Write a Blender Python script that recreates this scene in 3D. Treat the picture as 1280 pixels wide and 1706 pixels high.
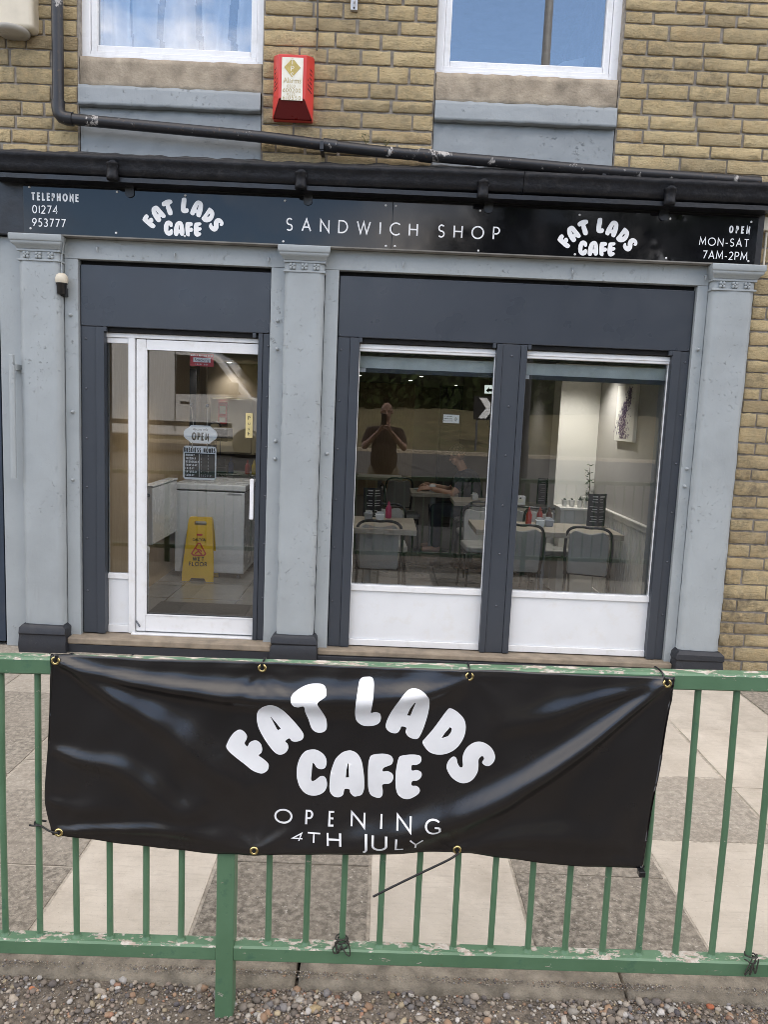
import bpy, bmesh, math, random
import numpy as np
from mathutils import Vector, Matrix
from mathutils.geometry import tessellate_polygon

for o in list(bpy.data.objects): bpy.data.objects.remove(o)
scene = bpy.context.scene
COL = scene.collection
R = math.radians
rnd = random.Random(7)

# ------------------------------------------------------------------ camera
cam_d = bpy.data.cameras.new('camera'); cam = bpy.data.objects.new('camera', cam_d); COL.objects.link(cam)
scene.camera = cam
cam_d.sensor_fit = 'HORIZONTAL'; cam_d.sensor_width = 36.0; cam_d.lens = 36.0*1280/1280
cam_d.clip_start = 0.02; cam_d.clip_end = 2000
def set_cam(loc, pitch, roll, yaw):
    fw = Vector((math.sin(yaw)*math.cos(pitch), math.cos(yaw)*math.cos(pitch), -math.sin(pitch)))
    r = Vector((math.cos(yaw), -math.sin(yaw), 0)); u = r.cross(fw)
    r3 = math.cos(roll)*r + math.sin(roll)*u; u3 = math.cos(roll)*u - math.sin(roll)*r
    m = Matrix((r3, u3, -fw)).transposed().to_4x4(); m.translation = loc
    cam.matrix_world = m
set_cam(Vector((0, -5.3, 1.74)), R(7.33), R(2.42), R(0.29))

# ------------------------------------------------------------------ sky, sun, exposure
SUN_EL, SUN_ROT = 36.0, 10.0
w = bpy.data.worlds.new('World'); scene.world = w; w.use_nodes = True
nt = w.node_tree; nt.nodes.clear()
out = nt.nodes.new('ShaderNodeOutputWorld'); bg = nt.nodes.new('ShaderNodeBackground')
sky = nt.nodes.new('ShaderNodeTexSky'); sky.sky_type = 'NISHITA'; sky.sun_disc = False
sky.sun_elevation = R(SUN_EL); sky.sun_rotation = R(SUN_ROT); sky.dust_density = 1.3; sky.ozone_density = 2.5
tc = nt.nodes.new('ShaderNodeTexCoord'); mp = nt.nodes.new('ShaderNodeMapping'); mp.inputs['Scale'].default_value = (1, 1, 1.8); mp.inputs['Location'].default_value = (11.8, 17.6, 16.9)
cn = nt.nodes.new('ShaderNodeTexNoise'); cn.inputs['Scale'].default_value = 1.5; cn.inputs['Detail'].default_value = 8; cn.inputs['Roughness'].default_value = .6
cr = nt.nodes.new('ShaderNodeMapRange'); cr.inputs['From Min'].default_value = .44; cr.inputs['From Max'].default_value = .58
cr.inputs['To Min'].default_value = .02; cr.inputs['To Max'].default_value = .9
mx = nt.nodes.new('ShaderNodeMix'); mx.data_type = 'RGBA'; mx.inputs[7].default_value = (10.5, 9.6, 8.8, 1)
nt.links.new(tc.outputs['Generated'], mp.inputs['Vector']); nt.links.new(mp.outputs[0], cn.inputs['Vector'])
nt.links.new(cn.outputs[0], cr.inputs[0]); nt.links.new(cr.outputs[0], mx.inputs[0])
nt.links.new(sky.outputs[0], mx.inputs[6]); nt.links.new(mx.outputs[2], bg.inputs[0])
bg.inputs[1].default_value = 0.15
nt.links.new(bg.outputs[0], out.inputs[0])
sl = bpy.data.lights.new('sun', 'SUN'); sl.energy = 2.4; sl.angle = R(.5); sl.color = (1, .94, .86)
so = bpy.data.objects.new('sun', sl); COL.objects.link(so)
so.rotation_euler = (-R(90-SUN_EL), 0, -R(SUN_ROT))
vs = scene.view_settings; vs.view_transform = 'Standard'; vs.look = 'None'; vs.gamma = 1.0; vs.exposure = 1.45

scene.render.engine = 'CYCLES'
scene.render.resolution_x = 769; scene.render.resolution_y = 1024
try:
    scene.cycles.filter_width = .85
    scene.cycles.max_bounces = 6; scene.cycles.diffuse_bounces = 3; scene.cycles.transparent_max_bounces = 16; scene.cycles.glossy_bounces = 4
except Exception: pass

# ------------------------------------------------------------------ materials
class NT:
    def __init__(s, name):
        s.m = bpy.data.materials.new(name); s.m.use_nodes = True; s.t = s.m.node_tree; s.t.nodes.clear()
        s.out = s.n('OutputMaterial'); s.b = s.n('BsdfPrincipled'); s.l(s.b.outputs[0], s.out.inputs[0])
        s.pos = s.n('NewGeometry').outputs['Position']
    def n(s, k, **kw):
        x = s.t.nodes.new('ShaderNode'+k)
        for a, v in kw.items(): setattr(x, a, v)
        return x
    def l(s, a, b): s.t.links.new(a, b)
    def noise(s, scale, detail=4, rough=.55, vec=None, dist=0, stretch=None):
        x = s.n('TexNoise'); x.inputs['Scale'].default_value = scale; x.inputs['Detail'].default_value = detail
        x.inputs['Roughness'].default_value = rough; x.inputs['Distortion'].default_value = dist
        v = vec or s.pos
        if stretch:
            mpn = s.n('Mapping'); mpn.inputs['Scale'].default_value = stretch; s.l(v, mpn.inputs[0]); v = mpn.outputs[0]
        s.l(v, x.inputs['Vector']); return x.outputs[0]
    def ramp(s, v, a, b, lo=0., hi=1.):
        x = s.n('MapRange'); x.inputs[1].default_value = a; x.inputs[2].default_value = b; x.inputs[3].default_value = lo; x.inputs[4].default_value = hi
        s.l(v, x.inputs[0]); return x.outputs[0]
    def math(s, op, a, b):
        x = s.n('Math', operation=op)
        for i, v in enumerate((a, b)):
            if isinstance(v, (int, float)): x.inputs[i].default_value = v
            else: s.l(v, x.inputs[i])
        return x.outputs[0]
    def mix(s, f, a, b, mode='MIX'):
        x = s.n('Mix', data_type='RGBA', blend_type=mode)
        for i, v in ((0, f), (6, a), (7, b)):
            if isinstance(v, (int, float)): x.inputs[i].default_value = v
            elif isinstance(v, tuple): x.inputs[i].default_value = (*v[:3], 1)
            else: s.l(v, x.inputs[i])
        return x.outputs[2]
    def col(s, c):
        if isinstance(c, tuple): s.b.inputs['Base Color'].default_value = (*c[:3], 1)
        else: s.l(c, s.b.inputs['Base Color'])
    def bump(s, h, strength=.3, dist=.005, prev=None):
        x = s.n('Bump'); x.inputs['Strength'].default_value = strength; x.inputs['Distance'].default_value = dist
        s.l(h, x.inputs['Height'])
        if prev is not None: s.l(prev, x.inputs['Normal'])
        s.l(x.outputs[0], s.b.inputs['Normal']); return x.outputs[0]
    def set(s, **kw):
        for k, v in kw.items():
            k = k.replace('_', ' ')
            if isinstance(v, (int, float, tuple)): s.b.inputs[k].default_value = v
            else: s.l(v, s.b.inputs[k])

def plain(name, c, rough=.5, var=.12, scale=6, bump=.0, bscale=120, bdist=.002, metal=0, dirt=None, dscale=3, spec=.5, coat=0):
    n = NT(name); f = n.noise(scale, 5)
    c2 = tuple(max(0, v*(1-var*2)) for v in c)
    cc = n.mix(n.ramp(f, .3, .7), c, c2)
    if dirt:
        cc = n.mix(n.ramp(n.noise(dscale, 8, .65), .52, .75, 0, .7), cc, dirt)
    n.col(cc); n.set(Roughness=n.ramp(n.noise(scale*2, 3), .3, .7, max(.02, rough-.06), min(1, rough+.08)), Metallic=metal)
    n.b.inputs['Specular IOR Level'].default_value = spec
    n.b.inputs['Coat Weight'].default_value = coat
    if bump: n.bump(n.noise(bscale, 6, .6), bump, bdist)
    return n.m
def glow(name, c, s):
    n = NT(name); n.col(c); n.b.inputs['Emission Color'].default_value = (*c, 1); n.b.inputs['Emission Strength'].default_value = s
    return n.m
def glass_mat(name, gain, tint=(.93, .95, .94), rough=.0):
    n = NT(name); n.t.nodes.remove(n.b)
    tr = n.n('BsdfTransparent'); tr.inputs[0].default_value = (*tint, 1)
    gl = n.n('BsdfGlossy'); gl.inputs['Roughness'].default_value = rough; gl.inputs[0].default_value = (1, 1, 1, 1)
    fr = n.n('Fresnel'); fr.inputs[0].default_value = 1.5
    f = n.math('MINIMUM', n.math('MULTIPLY', fr.outputs[0], gain), 1.0)
    mixn = n.n('MixShader'); n.l(f, mixn.inputs[0]); n.l(tr.outputs[0], mixn.inputs[1]); n.l(gl.outputs[0], mixn.inputs[2])
    n.l(mixn.outputs[0], n.out.inputs[0]); return n.m

M = {}
def stone_mat():
    n = NT('sandstone_block')
    oi = n.n('ObjectInfo').outputs['Random']
    base = n.mix(oi, (.80, .63, .355), (.64, .495, .28))
    base = n.mix(n.ramp(n.math('FRACT', n.math('MULTIPLY', oi, 7.31), 0), .72, 1., 0, .55), base, (.58, .41, .22))
    base = n.mix(n.ramp(n.noise(9, 6, .6), .35, .75, 0, .7), base, (.86, .72, .44))
    base = n.mix(n.ramp(n.noise(30, 8, .7, stretch=(1, 1, 3.2)), .54, .74, 0, .4), base, (.22, .15, .075))
    base = n.mix(n.ramp(n.noise(3.2, 8, .65), .55, .85, 0, .45), base, (.21, .17, .12))
    base = n.mix(n.ramp(n.noise(140, 3, .6), .6, .75, 0, .45), base, (.13, .09, .05))
    oi2 = n.math('FRACT', n.math('MULTIPLY', oi, 13.7), 0)
    base = n.mix(n.ramp(oi2, .72, 1., 0, .45), base, (.30, .24, .16))
    base = n.mix(n.math('MULTIPLY', n.ramp(n.noise(1.3, 6, .6), .42, .66, 0, .8), n.ramp(n.noise(18, 6, .7), .33, .6)), base, (.20, .165, .12))
    n.col(base); n.set(Roughness=.9); n.b.inputs['Specular IOR Level'].default_value = .2
    h = n.bump(n.noise(22, 8, .72, stretch=(1, 1, 2.4)), 1., .035)
    n.bump(n.noise(110, 7, .75, stretch=(1, 1, 1.6)), .9, .008, h)
    return n.m
M['stone'] = stone_mat()
M['mortar'] = plain('mortar', (.37, .335, .29), .95, .25, 25, .6, 90, .006, dirt=(.12, .1, .085))
def paint_stone(name, c, lump=.85, dirt=(.2, .19, .17)):
    n = NT(name)
    cc = n.mix(n.ramp(n.noise(2.4, 6), .35, .7), c, tuple(v*.86 for v in c))
    cc = n.mix(n.ramp(n.noise(7, 9, .7), .62, .80, 0, .35), cc, dirt)
    cc = n.mix(n.ramp(n.noise(5, 9, .7, stretch=(1, 1, .12)), .62, .76, 0, .4), cc, dirt)
    vz = n.noise(60, 6, .7)
    cc = n.mix(n.ramp(vz, .70, .74, 0, .6), cc, tuple(v*.55 for v in c))
    n.col(cc); n.set(Roughness=n.ramp(n.noise(30, 4), .3, .7, .42, .6))
    big = n.noise(14, 7, .62); pit = n.ramp(n.noise(34, 6, .7), .60, .74, 0, 1)
    zone = n.ramp(n.noise(1.9, 3), .43, .62)
    h = n.bump(big, .34, .009)
    h2 = n.bump(n.math('MULTIPLY', pit, zone), lump, .008, h)
    h3 = n.bump(n.noise(9, 4, .6, stretch=(9, 9, .5)), .22, .003, h2)
    n.bump(n.noise(170, 3), .12, .0015, h3)
    return n.m
M['grey'] = paint_stone('grey_masonry_paint', (.355, .388, .402))
M['sillgrey'] = paint_stone('grey_sill_paint', (.285, .315, .335), .8)
M['plinth'] = paint_stone('black_plinth_paint', (.022, .024, .03), .8, (.06, .055, .05))
M['anth'] = plain('anthracite_powder_coat', (.042, .050, .064), .42, .07, 3, .06, 220, .0008, dirt=(.048, .056, .068), dscale=5)
M['anthbox'] = plain('anthracite_shutter_box', (.043, .051, .066), .3, .06, 2, .1, 130, .0008, dirt=(.05, .058, .07), dscale=6)
M['navy'] = plain('navy_shutter', (.03, .045, .07), .4, .1, 3, dirt=(.05, .06, .075))
M['bolt'] = plain('bolt_head', (.12, .13, .15), .4, .1, metal=.5)
M['gutter'] = plain('black_gutter_paint', (.012, .013, .017), .5, .2, 8, .6, 26, .01, dirt=(.035, .034, .036), dscale=12, spec=.3)
M['facia'] = plain('black_fascia_paint', (.012, .013, .017), .35, .2, 6, .3, 40, .005)
M['dark'] = plain('dark_void', (.008, .008, .009), .9)
M['white'] = plain('white_aluminium_frame', (.78, .79, .80), .35, .03, 4, dirt=(.64, .63, .6), dscale=14)
M['upvc'] = plain('white_plastic_frame', (.82, .83, .85), .3, .02, 4, dirt=(.6, .6, .6), dscale=8)
M['kick'] = plain('white_kick_panel', (.74, .76, .78), .4, .03, 5, dirt=(.66, .65, .62), dscale=9)
M['concrete_band'] = plain('bare_stone_band', (.46, .39, .30), .92, .25, 7, .8, 60, .008, dirt=(.2, .16, .12), dscale=5)
M['stepstone'] = plain('worn_stone_step', (.33, .27, .2), .9, .2, 9, .4, 80, .004, dirt=(.13, .11, .09), dscale=5)
M['signblack'] = plain('gloss_black_sign_panel', (.006, .006, .008), .05, .05, 3, spec=.38)
M['vinyl'] = plain('white_vinyl', (.84, .85, .86), .65, .03, 20, spec=.25)
M['screw'] = plain('white_screw_cap', (.8, .8, .8), .3)
M['glass'] = glass_mat('window_glass', 1.6, (.985, .99, .988))
M['glassup'] = glass_mat('upper_window_glass', 4.4, (.97, .98, .985))
M['leadflash'] = plain('mossy_flashing', (.05, .05, .052), .7, .3, 10, .5, 60, .006, dirt=(.12, .1, .075), dscale=16)
def pipe_mat():
    n = NT('flaking_black_pipe_paint')
    c = n.mix(n.ramp(n.noise(9, 8, .7, stretch=(1, 1, .6)), .585, .62), (.018, .018, .021), (.42, .40, .38))
    c = n.mix(n.ramp(n.noise(40, 5), .62, .7, 0, .7), c, (.10, .06, .04))
    n.col(c); n.set(Roughness=.38); n.bump(n.noise(40, 6), .3, .004); return n.m
M['pipe'] = pipe_mat()
M['red'] = plain('red_alarm_plastic', (.62, .045, .035), .38, .06, 6, dirt=(.42, .05, .045), dscale=6)
M['darkred'] = plain('dark_red_lens', (.13, .006, .008), .3, .05)
M['label'] = plain('faded_paper_label', (.80, .79, .70), .5, .05, 20, dirt=(.7, .62, .4), dscale=20)
M['gold'] = plain('faded_gold_print', (.55, .43, .12), .5, .15, 30)
M['goldtext'] = plain('faded_ochre_print', (.52, .42, .2), .5, .15, 30)
M['cream'] = plain('aged_cream_plastic', (.66, .6, .48), .4, .08, 8)
def rail_mat():
    n = NT('chipped_green_paint')
    c = n.mix(n.ramp(n.noise(6, 6), .35, .7), (.082, .168, .092), (.108, .208, .12))
    c = n.mix(n.ramp(n.noise(16, 8, .7), .58, .66, 0, .8), c, (.06, .14, .09))
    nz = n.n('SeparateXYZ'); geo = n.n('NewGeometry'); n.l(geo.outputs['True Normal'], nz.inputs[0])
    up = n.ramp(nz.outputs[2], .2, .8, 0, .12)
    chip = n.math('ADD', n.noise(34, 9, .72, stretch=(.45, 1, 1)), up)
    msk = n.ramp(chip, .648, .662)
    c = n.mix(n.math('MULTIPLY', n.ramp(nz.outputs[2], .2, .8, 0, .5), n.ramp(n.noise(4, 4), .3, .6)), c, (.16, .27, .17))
    c = n.mix(msk, c, n.mix(n.ramp(n.noise(70, 3), .4, .6), (.55, .51, .45), (.40, .33, .27)))
    n.col(c); n.set(Roughness=n.ramp(msk, 0, 1, .42, .85))
    rust = n.ramp(n.noise(11, 9, .75), .66, .72, 0, .75)
    c = n.mix(rust, c, (.10, .05, .028)); n.col(c)
    n.bump(n.math('SUBTRACT', n.math('MULTIPLY', n.noise(60, 4), .4), msk), .35, .0015); return n.m
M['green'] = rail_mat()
def banner_mat():
    n = NT('black_pvc_banner')
    n.col(n.mix(n.ramp(n.noise(3, 5), .3, .7), (.0105, .0095, .0095), (.016, .0145, .0145)))
    n.set(Roughness=n.ramp(n.noise(7, 4), .3, .7, .21, .28)); n.b.inputs['Specular IOR Level'].default_value = .65
    wv = n.n('TexWave', wave_type='BANDS', bands_direction='X'); wv.inputs['Scale'].default_value = 160; n.l(n.pos, wv.inputs[0])
    wz = n.n('TexWave', wave_type='BANDS', bands_direction='Z'); wz.inputs['Scale'].default_value = 160; n.l(n.pos, wz.inputs[0])
    hb = n.bump(n.noise(13, 3, .5, dist=1.5), .06, .012)
    n.bump(n.math('ADD', wv.outputs[1], wz.outputs[1]), .05, .0005, hb); return n.m
M['banner'] = banner_mat()
M['brass'] = plain('brass_grommet', (.78, .62, .28), .25, .1, 40, metal=1)
M['tie'] = plain('black_nylon_tie', (.012, .012, .013), .35)
def flag_mat():
    n = NT('paving_flag')
    at = n.n('Attribute', attribute_type='OBJECT', attribute_name='tone').outputs['Fac']
    r2 = n.n('ObjectInfo').outputs['Random']
    light = n.mix(n.ramp(n.noise(5, 7, .6), .3, .7), (.645, .585, .495), (.53, .475, .395))
    dark = n.mix(n.ramp(n.noise(36, 9, .78), .42, .60), (.075, .066, .053), (.34, .305, .25))
    dark = n.mix(n.ramp(n.noise(2.2, 6), .4, .7, 0, .5), dark, (.27, .235, .19))
    light = n.mix(n.ramp(n.noise(1.7, 9, .72), .48, .66, 0, .5), light, (.34, .29, .23))
    c = n.mix(at, light, dark)
    c = n.mix(n.ramp(r2, 0, 1, 0, .1), c, (.4, .36, .3))
    c = n.mix(n.ramp(n.noise(2.6, 9, .7), .55, .75, 0, .42), c, (.22, .19, .15))
    c = n.mix(n.ramp(n.noise(150, 4, .7), .62, .72, 0, .55), c, (.10, .09, .075))
    c = n.mix(n.ramp(n.noise(80, 2), .66, .71, 0, .6), c, (.6, .56, .5))
    c = n.mix(n.ramp(n.noise(30, 8, .75, stretch=(.25, 2.2, 1)), .52, .7, 0, .35), c, (.3, .26, .21))
    n.col(c); n.set(Roughness=.92); n.b.inputs['Specular IOR Level'].default_value = .25
    h = n.bump(n.noise(70, 8, .7), .4, .004)
    n.bump(n.noise(9, 6, .6, stretch=(.3, 2.5, 1)), .25, .004, h); return n.m
M['flag'] = flag_mat()
M['joint'] = plain('sandy_joint', (.58, .52, .43), .95, .25, 40, .5, 200, .004, dirt=(.16, .14, .11), dscale=6)
M['edging'] = plain('dirty_concrete_edging', (.38, .33, .255), .95, .3, 14, .9, 90, .008, dirt=(.2, .17, .125), dscale=6)
M['dirt'] = plain('gritty_soil', (.25, .21, .165), .97, .35, 60, .9, 140, .008, dirt=(.12, .1, .078), dscale=9)
def gravel_mat():
    n = NT('mixed_gravel')
    at = n.n('Attribute', attribute_name='stone_col').outputs['Color']
    c = n.mix(n.ramp(n.noise(180, 4), .4, .7, 0, .35), at, (.2, .17, .14))
    n.col(c); n.set(Roughness=.85); n.bump(n.noise(300, 3), .25, .002); return n.m
M['gravel'] = gravel_mat()
M['asphalt'] = plain('asphalt', (.075, .073, .068), .9, .2, 3, .4, 200, .004)
M['grass'] = plain('dry_grass', (.12, .10, .045), .95, .25, 2, .8, 12, .05, dirt=(.07, .09, .025), dscale=1.2)
M['soil'] = plain('soil_ground', (.1, .085, .06), .95, .2, 2)
M['leaf'] = plain('tree_leaf', (.035, .052, .016), .95, .3, .8, spec=.1)
M['bark'] = plain('tree_bark', (.09, .07, .05), .95, .2, 6, .6, 20, .03)

# ------------------------------------------------------------------ geometry helpers
def tag(o, label=None, cat=None, group=None, kind=None):
    if label: o['label'] = label
    if cat: o['category'] = cat
    if group: o['group'] = group
    if kind: o['kind'] = kind
    return o
def thing(name, loc, label, cat, group=None, rz=0):
    o = bpy.data.objects.new(name, None); COL.objects.link(o); o.location = loc; o.rotation_euler = (0, 0, rz)
    o.empty_display_size = .1
    return tag(o, label, cat, group)
class MB:
    """collects shapes; build() links them as one mesh object (coordinates local to the parent)"""
    def __init__(s, off=(0, 0, 0)): s.v = []; s.f = []; s.o = Vector(off); s.sm = []
    def add(s, vs_, fs, smooth=False):
        b = len(s.v); s.v += [tuple(Vector(p)-s.o) for p in vs_]
        s.f += [tuple(i+b for i in f) for f in fs]; s.sm += [smooth]*len(fs); return s
    def box(s, x0, x1, y0, y1, z0, z1):
        return s.add([(x0,y0,z0),(x1,y0,z0),(x1,y1,z0),(x0,y1,z0),(x0,y0,z1),(x1,y0,z1),(x1,y1,z1),(x0,y1,z1)],
              [(0,3,2,1),(4,5,6,7),(0,1,5,4),(1,2,6,5),(2,3,7,6),(3,0,4,7)])
    def hexa(s, bot, top):
        return s.add(list(bot)+list(top), [(0,3,2,1),(4,5,6,7),(0,1,5,4),(1,2,6,5),(2,3,7,6),(3,0,4,7)])
    def frame(s, x0, x1, z0, z1, y0, y1, t, tb=None, tt=None):
        tb = t if tb is None else tb; tt = t if tt is None else tt
        s.box(x0, x0+t, y0, y1, z0, z1); s.box(x1-t, x1, y0, y1, z0, z1)
        s.box(x0+t, x1-t, y0, y1, z0, z0+tb); s.box(x0+t, x1-t, y0, y1, z1-tt, z1); return s
    def prism(s, poly, y0, y1):        # polygon in x,z extruded along y
        n = len(poly); vv = [(x, y0, z) for x, z in poly]+[(x, y1, z) for x, z in poly]
        ar = sum(poly[i][0]*poly[(i+1) % n][1]-poly[(i+1) % n][0]*poly[i][1] for i in range(n))
        fr = list(range(n)) if ar > 0 else list(range(n))[::-1]
        fs = [tuple(fr), tuple(n+i for i in fr[::-1])]
        for k in range(n):
            a, b = fr[k], fr[(k+1) % n]; fs.append((b, a, a+n, b+n))
        return s.add(vv, fs)
    def prism_x(s, poly, x0, x1):      # polygon in y,z extruded along x
        n = len(poly); ar = sum(poly[i][0]*poly[(i+1) % n][1]-poly[(i+1) % n][0]*poly[i][1] for i in range(n))
        fr = list(range(n)) if ar > 0 else list(range(n))[::-1]
        vv = [(x0, y, z) for y, z in poly]+[(x1, y, z) for y, z in poly]
        fs = [tuple(fr[::-1]), tuple(n+i for i in fr)]
        for k in range(n):
            a, b = fr[k], fr[(k+1) % n]; fs.append((a, b, b+n, a+n))
        return s.add(vv, fs)
    def prism_z(s, poly, z0, z1):
        n = len(poly); ar = sum(poly[i][0]*poly[(i+1) % n][1]-poly[(i+1) % n][0]*poly[i][1] for i in range(n))
        fr = list(range(n)) if ar > 0 else list(range(n))[::-1]
        vv = [(x, y, z0) for x, y in poly]+[(x, y, z1) for x, y in poly]
        fs = [tuple(fr[::-1]), tuple(n+i for i in fr)]
        for k in range(n):
            a, b = fr[k], fr[(k+1) % n]; fs.append((a, b, b+n, a+n))
        return s.add(vv, fs)
    def tube(s, pts, r, seg=10, cap=True):
        pts = [Vector(p) for p in pts]; n = len(pts); rs = r if isinstance(r, (list, tuple)) else [r]*n
        vv = []; ref = None
        for i, p in enumerate(pts):
            d = (pts[min(i+1, n-1)]-pts[max(i-1, 0)]).normalized()
            if ref is None:
                ref = d.orthogonal().normalized()
            ref = (ref-d*ref.dot(d)).normalized(); bi = d.cross(ref)
            for k in range(seg):
                a = 2*math.pi*k/seg; vv.append(p+(ref*math.cos(a)+bi*math.sin(a))*rs[i])
        fs = []
        for i in range(n-1):
            for k in range(seg):
                a = i*seg+k; b = i*seg+(k+1) % seg; fs.append((a, b, b+seg, a+seg))
        s.add(vv, fs, True)
        if cap: s.add(vv[:seg], [tuple(range(seg))[::-1]]); s.add(vv[-seg:], [tuple(range(seg))])
        return s
    def lathe(s, prof, c=(0, 0, 0), seg=20, axis='z'):
        vv = []; n = len(prof)
        for r_, h in prof:
            for k in range(seg):
                a = 2*math.pi*k/seg; x, y = r_*math.cos(a), r_*math.sin(a)
                p = (x, y, h) if axis == 'z' else ((x, h, -y) if axis == 'y' else (h, x, y))
                vv.append(Vector(p)+Vector(c))
        fs = []
        for i in range(n-1):
            for k in range(seg):
                a = i*seg+k; b = i*seg+(k+1) % seg; fs.append((a, b, b+seg, a+seg))
        s.add(vv, fs, True)
        s.add(vv[:seg], [tuple(range(seg))[::-1]]); s.add(vv[-seg:], [tuple(range(seg))]); return s
    def ball(s, c, r, seg=12, rings=8, rot=None):
        r = Vector(r) if not isinstance(r, (int, float)) else Vector((r, r, r)); vv = []; fs = []
        for i in range(1, rings):
            t = math.pi*i/rings
            for k in range(seg):
                a = 2*math.pi*k/seg
                p = Vector((r.x*math.sin(t)*math.cos(a), r.y*math.sin(t)*math.sin(a), r.z*math.cos(t)))
                if rot: p = rot @ p
                vv.append(p+Vector(c))
        tp = Vector((0, 0, r.z)); bt = -tp
        if rot: tp = rot @ tp; bt = rot @ bt
        vv += [tp+Vector(c), bt+Vector(c)]; T = len(vv)-2
        for k in range(seg): fs.append((T, k, (k+1) % seg))
        for i in range(rings-2):
            for k in range(seg):
                a = i*seg+k; b = i*seg+(k+1) % seg; fs.append((a, a+seg, b+seg, b))
        o = (rings-2)*seg
        for k in range(seg): fs.append((T+1, o+(k+1) % seg, o+k))
        return s.add(vv, fs, True)
    def capsule(s, p0, p1, r0, r1, seg=12):
        p0, p1 = Vector(p0), Vector(p1); d = (p1-p0).normalized()
        pts = []; rs = []
        for t in (80, 55, 30, 0): pts.append(p0-d*r0*math.sin(R(t))); rs.append(r0*math.cos(R(t)))
        for t in (0, 30, 55, 80): pts.append(p1+d*r1*math.sin(R(t))); rs.append(r1*math.cos(R(t)))
        return s.tube(pts, rs, seg)
    def build(s, name, mat, parent=None, bevel=0, seg=2, smooth=False):
        me = bpy.data.meshes.new(name); me.from_pydata(s.v, [], s.f); me.materials.append(M[mat] if isinstance(mat, str) else mat)
        if smooth or bevel: me.polygons.foreach_set('use_smooth', [True]*len(me.polygons))
        elif any(s.sm): me.polygons.foreach_set('use_smooth', s.sm)
        me.update()
        o = bpy.data.objects.new(name, me); COL.objects.link(o)
        if parent: o.parent = parent
        if bevel:
            b = o.modifiers.new('bevel', 'BEVEL'); b.width = bevel; b.segments = seg; b.limit_method = 'ANGLE'; b.angle_limit = R(35)
            b.harden_normals = True
        return o
def copy_thing(src, loc, rz=0, label=None, group=None, sc=None):
    c = src.copy(); COL.objects.link(c); c.location = loc; c.rotation_euler = (0, 0, rz)
    if sc: c.scale = sc
    if label: c['label'] = label
    if group: c['group'] = group
    for ch in src.children:
        k = ch.copy(); COL.objects.link(k); k.parent = c
        for g in ch.children:
            q = g.copy(); COL.objects.link(q); q.parent = k
    return c
def inst(me, name, parent, loc, scale=(1, 1, 1), rot=(0, 0, 0)):
    o = bpy.data.objects.new(name, me); COL.objects.link(o); o.parent = parent; o.location = loc; o.scale = scale; o.rotation_euler = rot
    return o
def catmull(pts, sub=4, closed=True):
    n = len(pts); res = []
    rng = range(n) if closed else range(n-1)
    for i in rng:
        p = [pts[(i+k) % n] if closed else pts[min(max(i+k, 0), n-1)] for k in (-1, 0, 1, 2)]
        for j in range(sub):
            t = j/sub
            res.append(tuple(.5*((2*p[1][a])+(-p[0][a]+p[2][a])*t+(2*p[0][a]-5*p[1][a]+4*p[2][a]-p[3][a])*t*t+(-p[0][a]+3*p[1][a]-3*p[2][a]+p[3][a])*t**3) for a in range(len(p[0]))))
    if not closed: res.append(tuple(pts[-1]))
    return res

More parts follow.
